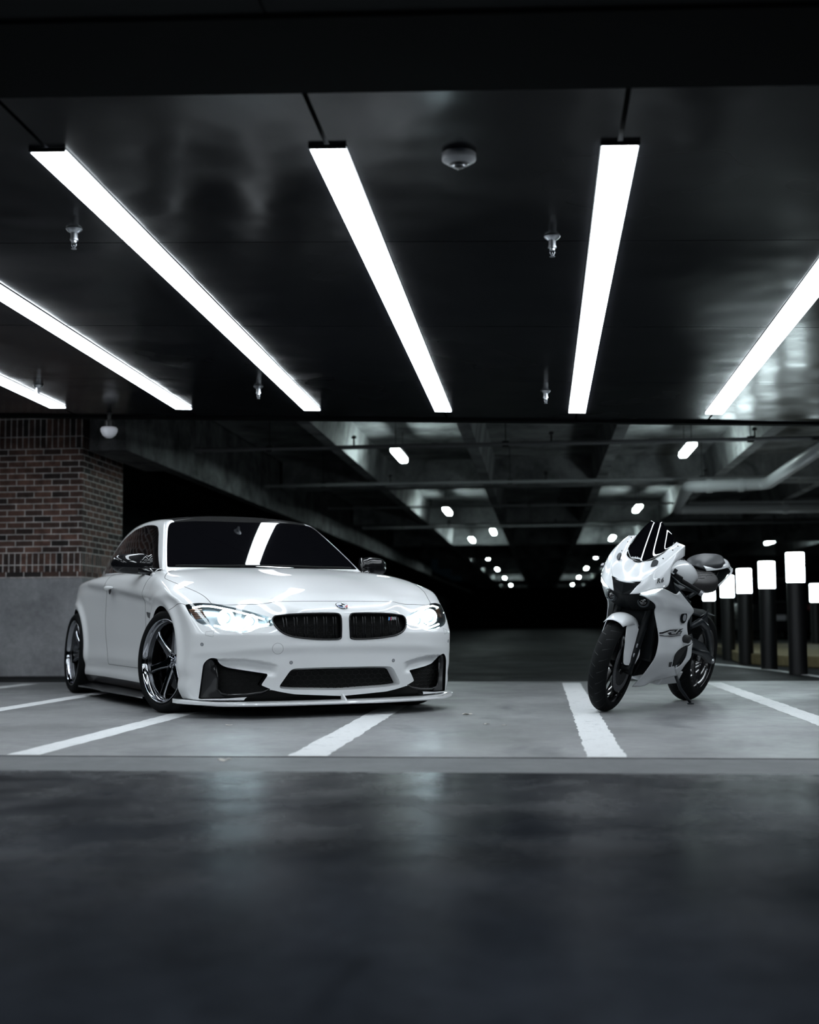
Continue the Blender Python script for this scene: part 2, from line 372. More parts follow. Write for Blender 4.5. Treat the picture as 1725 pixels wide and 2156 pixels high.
MB().box(-7, 16, 95, 95.3, -0.02, 3.5).build('wall_back', m_wall, kind='structure')
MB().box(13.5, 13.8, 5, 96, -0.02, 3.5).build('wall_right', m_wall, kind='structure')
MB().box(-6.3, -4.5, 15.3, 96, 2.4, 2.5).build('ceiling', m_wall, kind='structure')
# pipes
m_pipe = mat('painted_pipe', (0.20, 0.20, 0.21), 0.45)
m_pvc = mat('pale_drain_pipe', (0.34, 0.34, 0.355), 0.4)
def hanger(mb, x, y, z0, z1): mb.tube([(x, y, z0), (x, y, z1)], .006, 6)
plabs = ['nearest thin grey sprinkler pipe crossing under the garage ceiling', 'second thin sprinkler pipe, at the first cross beam', 'third sprinkler pipe crossing the dim garage, just above the far lamps', 'fourth and lowest-looking sprinkler pipe crossing behind the windscreen of the motorbike']
for (y, x0, x1, z, r), lb in zip([(15.7, -4.2, 9, 2.70, .026), (20.0, -4.25, 9, 2.70, .030), (24.5, -4, 11, 2.73, .022), (29.4, -4, 12, 2.70, .030)], plabs):
    t = thing('sprinkler_pipe', lb, 'pipe', (x0, y, z), group='sprinkler pipes across the garage ceiling')
    mb = MB().tube([(0, 0, 0), (x1 - x0, 0, 0)], r, 14); mb.tube([(-.03, 0, 0), (.04, 0, 0)], r * 1.5, 14)
    for q in range(1, 5): mb.tube([(q * 2.6 + .3, 0, 0), (q * 2.6 + .38, 0, 0)], r * 1.35, 12)
    mb.build('pipe', m_pipe, t, auto=40)
    for q in range(4):
        h = MB(); hanger(h, 0.9 + q * 2.9, 0, r, 3.25 - z); h.box(.86 + q * 2.9, .94 + q * 2.9, -.02, .02, -r - .01, r + .012); h.build('hanger', m_blackplastic, t)
    for q in range(4):
        h = MB(); hx = 0.45 + 1.5 + q * 2.4; h.tube([(hx, 0, 0), (hx, 0, .10)], .011, 8); h.lathe([(0, .10), (.03, .11), (.03, .135), (0, .15)], 12, at=(hx, 0, 0)); h.build('sprinkler_head', m_blackplastic, t, smooth=True)
def smoothpath(P, n=6):
    out = []
    for i in range(len(P)):
        if i in (0, len(P) - 1): out.append(Vector(P[i])); continue
        a, b, c = Vector(P[i - 1]), Vector(P[i]), Vector(P[i + 1]); r = .16
        p0 = b + (a - b).normalized() * r; p1 = b + (c - b).normalized() * r
        for k in range(n + 1):
            t = k / n; out.append(p0 * (1 - t) ** 2 + b * 2 * t * (1 - t) + p1 * t * t)
    return out
t = thing('drain_pipe', 'thick pale drain pipe with elbows under the garage ceiling at the right', 'pipe', (3.2, 12.3, 2.52))
O = Vector((3.2, 12.3, 2.52))
mb = MB().tube([p - O for p in smoothpath([(3.2, 12.3, 2.55), (3.27, 19.2, 2.52), (2.15, 19.2, 2.5), (2.35, 22.9, 2.48), (9, 22.9, 2.46)])], .085, 20)
mb.build('pipe', m_pvc, t, smooth=True)
for p, d in (((3.25, 15.2, 2.535), 'y'), ((2.9, 19.2, 2.51), 'x'), ((2.45, 19.2, 2.505), 'x'), ((4.2, 22.9, 2.475), 'x')):
    MB().lathe([(.085, -.04), (.10, -.04), (.10, .04), (.085, .04)], 20, axis=d, at=Vector(p) - O).build('coupling', m_pvc, t, auto=40)
# tube lamps
m_lampglow = mat('tube_glow', (0.9, 0.9, 0.9), 0.4, emit=(0.80, 1.0, 0.97), es=LAMP)
m_lampbody = mat('lamp_body', (0.3, 0.3, 0.31), 0.5)
def tube_lamp(x, y, lab, s=1.0):
    t = thing('tube_lamp', lab, 'ceiling lamp', (x, y, 2.86), group='sealed tube lamps receding down the garage')
    MB().box(-.055, .055, -.6, .6, -.035, 0.035).build('diffuser', m_lampglow, t, bevel=0.02)
    MB().box(-.062, .062, -.62, .62, .03, .075).build('housing', m_lampbody, t)
    for q in (-.45, .45): MB().tube([(0, q, .07), (0, q, .40)], .006, 6).build('rod', m_blackplastic, t)
    return t
ordn = ['nearest', 'second', 'third', 'fourth', 'fifth', 'sixth', 'seventh and farthest']
for i, y in enumerate((17.8, 27.1, 36.8, 47.5, 58, 69.9, 84)):
    tube_lamp(-1.92, y, '%s lamp of the row above the car, counted from the camera' % ordn[i])
    tube_lamp(2.00, y, '%s lamp of the row behind the motorbike, counted from the camera' % ordn[i])
tube_lamp(6.8, 39.7, 'lone tube lamp above the lit bollards')
tube_lamp(-1.2, 33.6, 'tube lamp nearly touching the third lamp of the row above the car')
# ---------------------------------------------------------------- bollards with lit tops
m_bollglow = mat('bollard_glow', (0.9, 0.9, 0.9), 0.4, emit=(0.80, 0.97, 1.0), es=BOLL)
m_boll = mat('bollard_black', (0.006, 0.006, 0.007), 0.5)
bl = ['lit bollard nearest the camera, the tallest looking one', 'lit bollard second nearest the camera', 'lit bollard third from the camera, in the middle of the row', 'lit bollard fourth from the camera, partly behind the motorbike tail', 'lit bollard farthest back, mostly hidden by the motorbike seat', 'small separate lit bollard standing beyond the row at the right edge']
for (x, y, zt), lb in zip([(2.64, 13.95, 1.265), (2.60, 15.45, 1.24), (2.60, 17.15, 1.222), (2.64, 19.0, 1.20), (2.62, 20.9, 1.185), (4.8, 23.6, 1.185)], bl):
    t = thing('bollard', lb, 'bollard', (x, y, 0), group='lit bollards on the right')
    MB().lathe([(0, 0), (.094, 0), (.094, zt - .315), (0, zt - .315)], 36).build('post', m_boll, t, auto=40)
    MB().lathe([(0, zt - .313), (.091, zt - .313), (.094, zt - .30), (.094, zt - .012), (.088, zt - .002), (0, zt)], 36).build('lantern', m_bollglow, t, auto=40)
# yellow kerb island
m_kerb = concrete('faded_yellow_kerb', (0.16, 0.12, 0.06), (0.26, 0.21, 0.11), 0.6, 0.8, 3, False)
P = [(2.6, 17.9), (2.65, 17.0), (3.05, 15.9), (3.6, 15.5), (6, 20), (6, 24), (3.0, 24)]
MB().prism(P, 0, .14, 'z').build('trim_2', m_kerb, kind='structure', bevel=.015)

# dark vehicle parked far back behind the bollards
suv = thing('car', 'dark parked car with a pale number plate far behind the lit bollards', 'car', (6.65, 37.5, 0))
m_suv = mat('dark_car_paint', (0.006, 0.006, 0.008), .3, coat=.6)
rg = []
for y, zt, hw, wt in ((0, 1.02, .80, .78), (.10, 1.08, .90, .86), (.14, 1.10, .93, .88), (.9, 1.08, .95, .90), (3.0, 1.05, .95, .90), (3.6, 1.02, .94, .88), (4.4, .90, .90, .80), (4.6, .72, .82, .74)):
    rg.append([(-hw + .04, y, .24), (-hw, y, .40), (-hw, y, .75), (-wt, y, zt), (wt, y, zt), (hw, y, .75), (hw, y, .40), (hw - .04, y, .24)])
MB().loft(rg).build('body', m_suv, suv, bevel=.04)
rg = []
for y, z0, zt, hw, wt in ((.12, 1.08, 1.12, .80, .76), (.42, 1.08, 1.62, .82, .66), (.6, 1.08, 1.69, .84, .66), (2.2, 1.07, 1.70, .84, .66), (2.6, 1.07, 1.60, .84, .68), (3.4, 1.04, 1.08, .82, .74)):
    rg.append([(-hw, y, z0), (-wt, y, zt), (wt, y, zt), (hw, y, z0)])
MB().loft(rg).build('cabin', m_glassdark, suv, bevel=.03)
MB().box(-.62, .62, .5, 2.5, 1.69, 1.72).build('roof', m_suv, suv, bevel=.015)
m_plate = mat('number_plate', (.75, .72, .78), .5)
MB().box(-.155, .155, -.025, -.005, .54, .69).build('number_plate', m_plate, suv, label='pale number plate')
m_tail = mat('tail_lamp', (.16, .01, .012), .25, coat=1)
for sx_ in (-1, 1): MB().box(sx_ * .86 - .10, sx_ * .86 + .06, -.03, .25, .80, .98).build('tail_lamp', m_tail, suv, bevel=.02)
for yy in (.95, 3.75):
    for sx_ in (-1, 1): MB().lathe([(0, -.11), (.20, -.11), (.33, -.11), (.35, -.08), (.35, .08), (.33, .11), (.20, .11), (0, .11)], 28, axis='x', at=(sx_ * .85, yy, .35)).build('wheel', m_rubber, suv, auto=40)
# ================================================================= CAR BODY SURFACE
def nspl(P):
    """natural cubic spline through (x, y) points, linear beyond the ends"""
    P = sorted(P); x = np.array([p[0] for p in P], float); y = np.array([p[1] for p in P], float)
    n = len(x); h = np.diff(x); A = np.eye(n); r = np.zeros(n)
    for i in range(1, n - 1):
        A[i, i - 1] = h[i - 1]; A[i, i] = 2 * (h[i - 1] + h[i]); A[i, i + 1] = h[i]
        r[i] = 6 * ((y[i + 1] - y[i]) / h[i] - (y[i] - y[i - 1]) / h[i - 1])
    M = np.linalg.solve(A, r)
    s0 = (y[1] - y[0]) / h[0] - h[0] * (2 * M[0] + M[1]) / 6; s1 = (y[-1] - y[-2]) / h[-1] + h[-1] * (M[-2] + 2 * M[-1]) / 6
    def f(t):
        t = np.asarray(t, float); i = np.clip(np.searchsorted(x, t) - 1, 0, n - 2); a = x[i + 1] - t; b = t - x[i]; hh = h[i]
        v = (M[i] * a ** 3 + M[i + 1] * b ** 3) / (6 * hh) + (y[i] / hh - M[i] * hh / 6) * a + (y[i + 1] / hh - M[i + 1] * hh / 6) * b
        v = np.where(t < x[0], y[0] + s0 * (t - x[0]), v); return np.where(t > x[-1], y[-1] + s1 * (t - x[-1]), v)
    return f
def smax(a, b, k):
    h = np.maximum(k - np.abs(a - b), 0) / k; return np.maximum(a, b) + h ** 3 * k / 6
def smin(a, b, k): return -smax(-a, -b, k)
def sstep(x, a, b):
    t = np.clip((x - a) / (b - a), 0, 1); return t * t * t * (t * (6 * t - 15) + 10)
f_w = nspl([(1.0, .76), (.7, .875), (.5, .917), (.3, .932), (.1, .937), (0, .937), (-.2, .932), (-.4, .918), (-.8, .902), (-1.4, .894), (-2.0, .894), (-2.4, .908), (-2.7, .914), (-2.9, .897), (-3.2, .84), (-3.6, .74), (-3.9, .64)])
f_s = nspl([(.05, -.085), (.12, -.052), (.19, -.027), (.235, -.034), (.285, -.024), (.36, -.026), (.48, -.030), (.58, -.029), (.66, -.025), (.708, -.018), (.742, .000), (.79, -.004), (.84, -.018), (.90, -.042), (.97, -.085), (1.05, -.15)])
f_zc = nspl([(.95, .585), (.88, .630), (.82, .665), (.72, .702), (.5, .765), (.25, .828), (0, .882), (-.25, .928), (-.5, .958), (-.8, .968), (-1.5, .975), (-2.3, .990), (-2.8, 1.0), (-3.2, 1.0), (-3.6, .985), (-3.9, .955)])
f_cr = nspl([(.9, .080), (.5, .066), (.2, .050), (-.2, .045), (-.6, .045), (-1.5, .035), (-2.2, .05), (-2.8, .085), (-3.5, .14)])
f_p0 = nspl([(.05, .790), (.10, .806), (.18, .822), (.25, .833), (.33, .845), (.40, .855), (.45, .866), (.52, .868), (.60, .862), (.67, .845), (.75, .80)])
f_yb = nspl([(0, .68), (-.3, .712), (-.6, .737), (-1.0, .750), (-1.5, .748), (-2.0, .738), (-2.4, .712), (-2.8, .665), (-3.2, .60)])
f_zr = nspl([(-.8, 1.312), (-1.0, 1.344), (-1.2, 1.370), (-1.5, 1.395), (-1.8, 1.405), (-2.1, 1.402), (-2.4, 1.380), (-2.7, 1.332), (-3.0, 1.255), (-3.3, 1.145), (-3.6, 1.01), (-3.9, .86)])
FW = (0.0, .335); RW = (-2.812, .335)
def car_field(p):
    x, y, z = p[..., 0], np.abs(p[..., 1]), p[..., 2]
    zz = z - .075 * np.clip(-x - .3, 0, 2.1) * sstep(z, .45, .68) * (1 - sstep(z, .93, 1.02)); w = f_w(x) + f_s(zz)
    for cx, czz, a in ((FW[0], FW[1], .020), (RW[0], RW[1], .022)):
        r = np.sqrt((x - cx) ** 2 + (z - czz) ** 2); w = w + a * np.exp(-((r - .385) / .045) ** 2) * sstep(z, .15, .4)
    # gill crease and door hollow
    side = (y - w) * .97
    dome = .012 * (1 - sstep(y, .18, .60)) * sstep(x, -.4, .2) * (1 - sstep(x, .55, .85))
    crest = .007 * np.exp(-((y - .76) / .14) ** 2) * sstep(x, -.6, -.1) * (1 - sstep(x, .30, .6))
    top = (z - (f_zc(x) - f_cr(x) * (y / .9) ** 2.4 + dome + crest)) * .97
    lean = sstep(y, .22, .55) * (np.maximum(z - .50, 0) ** 1.2) * .95
    ridge = .016 * np.exp(-((z - (.425 - .03 * (y / .8) ** 2)) / .030) ** 2)
    zc_ = .338 - .30 * np.maximum(.62 - y, 0) ** 1.3; scoop = .052 * sstep(z, zc_ - .075, zc_ - .015) * (1 - sstep(z, zc_ + .004, zc_ + .020)) * sstep(y, .40, .50) * (1 - sstep(y, .70, .80))
    fx = (x - (f_p0(z) - .12 * y ** 2 - .33 * y ** 4 - lean + ridge * .5 - scoop))
    b = smax(side, top, .055 + .075 * sstep(-x, -.3, .8) + .09 * sstep(-x, 1.9, 2.9))
    b = smax(b, fx, .05)
    b = smax(b, -3.86 + .16 * y ** 2 - x - .12 * (z - .7), .08)
    yc = f_yb(x) + .004 - .43 * np.maximum(z - .95, -.04) - .10 * np.maximum(z - .95, 0) ** 2
    cs_ = (y - yc) * .91
    rf = (z - (f_zr(x) - .05 * (y / .6) ** 2.4)) * .97
    ws = (x - (-.43 - 1.72 * (z - .95) + .25 * (z - .95) * (1.3 - z) - .31 * y ** 2)) * .50
    c = smax(cs_, rf, .06); c = smax(c, ws, .035); c = smax(c, .80 - z, .02)
    f = smin(b, c, .022)
    return smax(f, .105 - z, .02)
def car_grad(p, h=.0015):
    g = np.stack([car_field(p + d) - car_field(p - d) for d in np.eye(3) * h], -1)
    return g / np.linalg.norm(g, axis=-1, keepdims=True)
def ray_hit(o, t, n=48):
    """first crossing from inside (o) to outside (t)"""
    a = np.zeros(len(o)); b = np.ones(len(o)); done = np.zeros(len(o), bool); s0 = 0
    for i in range(1, n + 1):
        s = i / n; q = np.where(~done)[0]
        if not len(q): break
        v = car_field(o[q] + (t[q] - o[q]) * s); q = q[v > 0]; a[q] = (i - 1) / n; b[q] = s; done[q] = True
    for _ in range(16):
        m_ = (a + b) / 2; v = car_field(o + (t - o) * m_[:, None]); b = np.where(v > 0, m_, b); a = np.where(v > 0, a, m_)
    return o + (t - o) * ((a + b) / 2)[:, None]
def car_mesh(ny=200, nz=130, dx=.014):
    ys = np.linspace(-1.05, 1.05, ny + 1); zs = np.linspace(0.04, 1.5, nz + 1)
    xa, xb = .15, -3.3; nx = int((xa - xb) / dx)
    per = [(y, zs[0]) for y in ys[:-1]] + [(ys[-1], z) for z in zs[:-1]] + [(y, zs[-1]) for y in ys[::-1][:-1]] + [(ys[0], z) for z in zs[::-1][:-1]]
    per = np.array(per); n = len(per); V = []; T = []
    for i in range(nx + 1):
        x = xa + (xb - xa) * i / nx
        t = np.column_stack([np.full(n, x), per]); o = np.column_stack([np.full(n, x), np.zeros(n), np.full(n, .5)])
        V.append(ray_hit(o, t))
    # front band (box sides between xa and the front face), then the face grid
    nb = 50; base = np.array([xa, 0, .5])
    for i in range(1, nb):
        x = xa + (1.05 - xa) * i / nb; t = np.column_stack([np.full(n, x), per]); V.append(ray_hit(np.tile(base, (n, 1)), t))
    Y, Z = np.meshgrid(ys, zs, indexing='ij'); t = np.column_stack([np.full(Y.size, 1.05), Y.ravel(), Z.ravel()])
    cap = ray_hit(np.tile(base, (len(t), 1)), t)
    tb = np.column_stack([np.full(Y.size, -4.1), Y.ravel(), Z.ravel()]); rb = np.array([xb, 0, .5]); rcap = ray_hit(np.tile(rb, (len(tb), 1)), tb)
    rear = []
    for i in range(1, 20):
        x = xb + (-4.1 - xb) * i / 20; rear.append(ray_hit(np.tile(rb, (n, 1)), np.column_stack([np.full(n, x), per])))
    rings = rear[::-1] + V[:nx + 1][::-1] + V[nx + 1:]
    VV = np.vstack(rings); R = len(rings); k = np.arange(n); k2 = (k + 1) % n; Tr = []
    for i in range(R - 1):
        a, b, c, d = i * n + k, i * n + k2, (i + 1) * n + k2, (i + 1) * n + k
        Tr.append(np.column_stack([a, b, c])); Tr.append(np.column_stack([a, c, d]))
    def capidx(ringi, off):
        idx = np.arange((ny + 1) * (nz + 1)).reshape(ny + 1, nz + 1) + off
        j = 0
        for i in range(ny): idx[i, 0] = ringi * n + j; j += 1
        for i in range(nz): idx[ny, i] = ringi * n + j; j += 1
        for i in range(ny): idx[ny - i, nz] = ringi * n + j; j += 1
        for i in range(nz): idx[0, nz - i] = ringi * n + j; j += 1
        return idx
    # the outermost band ring equals the border of the face grid: replace by the border of the cap itself
    ncap = len(VV); VV = np.vstack([VV, cap, rcap])
    for rr, off, sgn in ((R - 1, ncap, 1), (0, ncap + len(cap), -1)):
        idx = np.arange((ny + 1) * (nz + 1)).reshape(ny + 1, nz + 1) + off
        bo = list(idx[:-1, 0]) + list(idx[-1, :-1]) + list(idx[::-1, -1][:-1]) + list(idx[0, ::-1][:-1]); bo = np.array(bo)
        a, b, c, d = rr * n + k, rr * n + k2, bo[k2], bo[k]
        q = np.vstack([np.column_stack([a, b, c]), np.column_stack([a, c, d])])
        Tr.append(q if sgn > 0 else q[:, ::-1])
        a, b, c, d = idx[:-1, :-1].ravel(), idx[1:, :-1].ravel(), idx[1:, 1:].ravel(), idx[:-1, 1:].ravel()
        q = np.vstack([np.column_stack([a, b, c]), np.column_stack([a, c, d])]); Tr.append(q if sgn > 0 else q[:, ::-1])
    return VV, np.vstack(Tr)
def pdist(P, poly):
    """signed distance (negative inside) of 2D points to a closed polygon"""
    d = np.full(len(P), 1e9); ins = np.zeros(len(P), bool); n = len(poly)
    for i in range(n):
        a = np.array(poly[i]); b = np.array(poly[(i + 1) % n]); e = b - a; L = e @ e
        if L < 1e-14: continue
        t = np.clip(((P - a) @ e) / L, 0, 1); q = P - a - t[:, None] * e; d = np.minimum(d, (q ** 2).sum(1))
        c = ((a[1] > P[:, 1]) != (b[1] > P[:, 1]))
        with np.errstate(divide='ignore', invalid='ignore'): xx = (b[0] - a[0]) * (P[:, 1] - a[1]) / (b[1] - a[1] if b[1] != a[1] else 1e-12) + a[0]
        ins ^= c & (P[:, 0] < xx)
    return np.where(ins, -1, 1) * np.sqrt(d)
def rpoly(pts, r=.02, n=5):
    """polygon with rounded corners; a point may carry its own radius as third value"""
    out = []; m_ = len(pts)
    for i in range(m_):
        p = np.array(pts[i][:2], float); a = np.array(pts[i - 1][:2], float); b = np.array(pts[(i + 1) % m_][:2], float)
        rr = pts[i][2] if len(pts[i]) > 2 else r
        la, lb = np.linalg.norm(a - p), np.linalg.norm(b - p); rr = min(rr, .48 * la, .48 * lb)
        if rr < 1e-4: out.append(tuple(p)); continue
        p0 = p + (a - p) / la * rr; p1 = p + (b - p) / lb * rr
        for k in range(n + 1):
            t = k / n; out.append(tuple(p0 * (1 - t) ** 2 + p * 2 * t * (1 - t) + p1 * t * t))
    return out
class Cutter:
    def __init__(s, V, T): s.V = V; s.T = T; s.lab = np.zeros(len(T), int); s.names = ['body']
    def cut(s, name, poly, axes, mask, only=(0,)):
        """axes: the two coordinate columns the outline lives in; mask(V): region of vertices considered"""
        poly = [np.array(p) for p in poly]; lo = np.min(poly, 0) - .03; hi = np.max(poly, 0) + .03
        P = s.V[:, list(axes)]; near = mask(s.V) & (P > lo).all(1) & (P < hi).all(1)
        d = np.full(len(s.V), 1.0); idx = np.where(near)[0]
        if len(idx): d[idx] = pdist(P[idx], poly)
        d[np.abs(d) < 2e-4] = 2e-4
        ins = d < 0; tl = np.isin(s.lab, only); ns = ins[s.T].sum(1)
        cr = tl & (ns > 0) & (ns < 3); full = tl & (ns == 3); s.names.append(name); L = len(s.names) - 1
        s.lab[full] = L
        ti = np.where(cr)[0]; newV = []; em = {}; base = len(s.V); nT = []; nL = []
        for t in ti:
            tri = s.T[t]; i3 = ins[tri]
            # rotate so that vertex 0 is the odd one out
            odd = np.where(i3)[0][0] if i3.sum() == 1 else np.where(~i3)[0][0]
            a, b, c = tri[odd], tri[(odd + 1) % 3], tri[(odd + 2) % 3]
            def mid(u, v):
                k = (min(u, v), max(u, v))
                if k not in em:
                    tt = d[k[0]] / (d[k[0]] - d[k[1]]); tt = min(max(tt, .02), .98)
                    em[k] = base + len(newV); newV.append(s.V[k[0]] * (1 - tt) + s.V[k[1]] * tt)
                return em[k]
            m1, m2 = mid(a, b), mid(a, c); oa = L if i3.sum() == 1 else s.lab[t]; ob = s.lab[t] if i3.sum() == 1 else L
            nT += [(a, m1, m2), (m1, b, c), (m1, c, m2)]; nL += [oa, ob, ob]
        if newV:
            keep = ~cr
            # neighbours sharing a split edge but not cut themselves stay as they are (their label was not in `only`)
            s.V = np.vstack([s.V, np.array(newV)]); s.T = np.vstack([s.T[keep], np.array(nT)]); s.lab = np.concatenate([s.lab[keep], np.array(nL)])
        return L
    def part(s, labels):
        T = s.T[np.isin(s.lab, labels)]; u, inv = np.unique(T.ravel(), return_inverse=True); return s.V[u], inv.reshape(-1, 3)
def fast_mesh(name, V, T, mat_, parent, normals=None, label=None):
    me = bpy.data.meshes.new(name); me.vertices.add(len(V)); me.vertices.foreach_set('co', np.asarray(V, np.float32).ravel())
    me.loops.add(T.size); me.loops.foreach_set('vertex_index', np.asarray(T, np.int32).ravel())
    me.polygons.add(len(T)); me.polygons.foreach_set('loop_start', np.arange(0, T.size, 3, dtype=np.int32))
    me.update(calc_edges=True); me.validate()
    me.polygons.foreach_set('use_smooth', np.ones(len(me.polygons), bool))
    if normals is not None: me.normals_split_custom_set_from_vertices([tuple(map(float, n)) for n in normals])
    o = bpy.data.objects.new(name, me); COL.objects.link(o); o.data.materials.append(mat_)
    if parent is not None: o.parent = parent
    if label: o['label'] = label
    return o
def rim_loops(T):
    """boundary edges of a triangle set, chained"""
    from collections import defaultdict
    E = defaultdict(int)
    for a, b, c in T:
        for u, v in ((a, b), (b, c), (c, a)): E[(u, v)] += 1
    nxt = {u: v for (u, v) in E if (v, u) not in E}
    loops = []
    while nxt:
        s0, v = next(iter(nxt.items())); lp = [s0]; del nxt[s0]
        while v in nxt and v != s0: lp.append(v); v = nxt.pop(v)
        loops.append(lp)
    return loops
# ================================================================= CAR
car = thing('car', 'low white two-door sports car with lit headlights parked across the bays', 'car', (-1.647, 8.690, 0), math.radians(-58.52))
m_fang = mat('gloss_black_trim', (0.005, 0.005, 0.006), 0.3, coat=.6, spec=.2)
_V, _T = car_mesh()
C = Cutter(_V, _T)
mir = lambda P: [(-a, b) for a, b in P]
fr = lambda V: V[:, 0] > .3
def side_mask(s): return lambda V: (V[:, 1] * s > .55)
def glass_mask(s): return lambda V: (V[:, 1] * s > f_yb(V[:, 0]) - .43 * np.maximum(V[:, 2] - .95, 0) - .045)
WS = rpoly([(-.718, .957, .012), (-.687, 1.045), (-.636, 1.168), (-.585, 1.285, .02), (-.552, 1.312, .035), (-.36, 1.325), (0, 1.321), (.36, 1.325), (.552, 1.312, .035), (.585, 1.285, .02), (.636, 1.168), (.687, 1.045), (.718, .957, .012), (.3, .950), (-.3, .950)], .05)
C.cut('windscreen', WS, (1, 2), lambda V: (V[:, 0] < -.38) & (V[:, 0] > -1.5))
ROOF = rpoly([(-.95, -.515, .0), (-1.5, -.528), (-2.3, -.515), (-2.62, -.47, .06), (-2.68, 0), (-2.62, .47, .06), (-2.3, .515), (-1.5, .528), (-.95, .515, .0)], .1)
C.cut('roof', ROOF, (0, 1), lambda V: V[:, 2] > 1.25)
SW = rpoly([(-.40, .884, .01), (-.66, .930, .02), (-.884, 1.055), (-1.175, 1.230), (-1.31, 1.288, .06), (-1.5, 1.316), (-1.75, 1.331), (-2.12, 1.322), (-2.55, 1.262), (-2.9, 1.165, .1), (-3.12, 1.055, .04), (-2.95, .995, .03), (-2.0, .967), (-1.2, .937), (-.8, .915)], .05)
for s in (-1, 1): C.cut('side_window', SW, (0, 2), glass_mask(s))
RWN = rpoly([(-2.75, -.44), (-3.42, -.42, .06), (-3.42, .42, .06), (-2.75, .44)], .05)
C.cut('rear_window', RWN, (0, 1), lambda V: V[:, 2] > 1.02)
for (cx, cz_, r) in ((0.0, .325, .357), (-2.812, .325, .366)):
    ring = [(cx + r * math.cos(a), cz_ + r * math.sin(a)) for a in np.linspace(-.25, math.pi + .25, 60)]
    ring = ring + [(cx - r * .93, -.2), (cx + r * .93, -.2)]
    for s in (-1, 1): C.cut('hole', ring, (0, 2), side_mask(s))
HL = rpoly([(-.883, .684, .01), (-.817, .694), (-.745, .689), (-.643, .664), (-.537, .631), (-.456, .602), (-.440, .580, .008), (-.449, .550, .01), (-.504, .546), (-.542, .537), (-.582, .517), (-.617, .511), (-.701, .523), (-.794, .544), (-.844, .571), (-.874, .618)], .02)
KD = rpoly([(-.025, .627, .035), (-.136, .630), (-.277, .627), (-.384, .620), (-.430, .613, .01), (-.452, .590, .015), (-.447, .560), (-.427, .527), (-.395, .500), (-.342, .481), (-.243, .468), (-.142, .462), (-.054, .462), (-.028, .468, .035), (-.024, .549)], .035)
LI = rpoly([(-.335, .293, .03), (-.18, .2965), (0, .297), (.18, .2965), (.335, .293, .03), (.412, .176, .03), (.324, .165), (0, .154), (-.324, .165), (-.412, .176, .03)], .04)
SI = rpoly([(-.822, .330, .03), (-.790, .363, .02), (-.753, .358, .02), (-.728, .322, .02), (-.690, .302), (-.606, .286), (-.470, .263, .004), (-.511, .196, .01), (-.452, .171, .008), (-.494, .143), (-.566, .127), (-.70, .118), (-.836, .114, .01), (-.828, .238)], .03)
GAP = rpoly([(-.455, .168, .005), (-.382, .151), (-.303, .137), (0, .119), (.303, .137), (.382, .151), (.455, .168, .005), (.60, .122), (.60, .02), (-.60, .02), (-.60, .122)], .02)
for P_ in (HL, mir(HL)): C.cut('headlamp', P_, (1, 2), fr)
for P_ in (KD, mir(KD)): C.cut('kidney', P_, (1, 2), fr)
C.cut('lower', LI, (1, 2), fr)
for P_ in (SI, mir(SI)): C.cut('intake', P_, (1, 2), fr)
C.cut('gap', GAP, (1, 2), fr)
SL = [(-2.47, .165), (-1.8, .166), (-1.0, .164), (-.36, .160), (-.36, .0), (-2.47, .0)]
for s in (-1, 1): C.cut('sill', SL, (0, 2), side_mask(s))
GL = rpoly([(-.505, .648), (-.35, .640), (-.365, .598), (-.47, .612)], .008)
for s in (-1, 1): C.cut('gill', GL, (0, 2), side_mask(s))
ids = lambda nm: [i for i, n_ in enumerate(C.names) if n_ == nm]
V_, T_ = C.part(ids('body')); N_ = car_grad(V_)
fast_mesh('body', V_, T_, m_white, car, N_, 'gloss white painted shell')
for i in ids('sill'):
    V_, T_ = C.part([i]); fast_mesh('sill_trim', V_, T_, m_fang, car, car_grad(V_), 'gloss black lower sill')
# roof of dark woven carbon
m_carbon = mat('carbon_weave', (0.02, 0.02, 0.022), 0.6, spec=.0, coat=.04)
_k = noise(m_carbon, 260, 2, .5); setin(m_carbon, 'Base Color', ramp(m_carbon, _k, [(.35, .006), (.65, .03)]))
V_, T_ = C.part(ids('roof')); fast_mesh('roof', V_, T_, m_carbon, car, car_grad(V_), 'black carbon roof panel')
V_, T_ = C.part(ids('windscreen')); fast_mesh('windscreen', V_, T_, m_glassdark, car, car_grad(V_), 'dark tinted windscreen')
V_, T_ = C.part(ids('rear_window')); fast_mesh('rear_window', V_, T_, m_glassdark, car, car_grad(V_))
for i in ids('side_window'):
    V_, T_ = C.part([i]); fast_mesh('side_window', V_, T_, m_glassdark, car, car_grad(V_))
for i in ids('gill'):
    V_, T_ = C.part([i]); fast_mesh('side_gill', V_, T_, m_blackgloss, car, car_grad(V_))
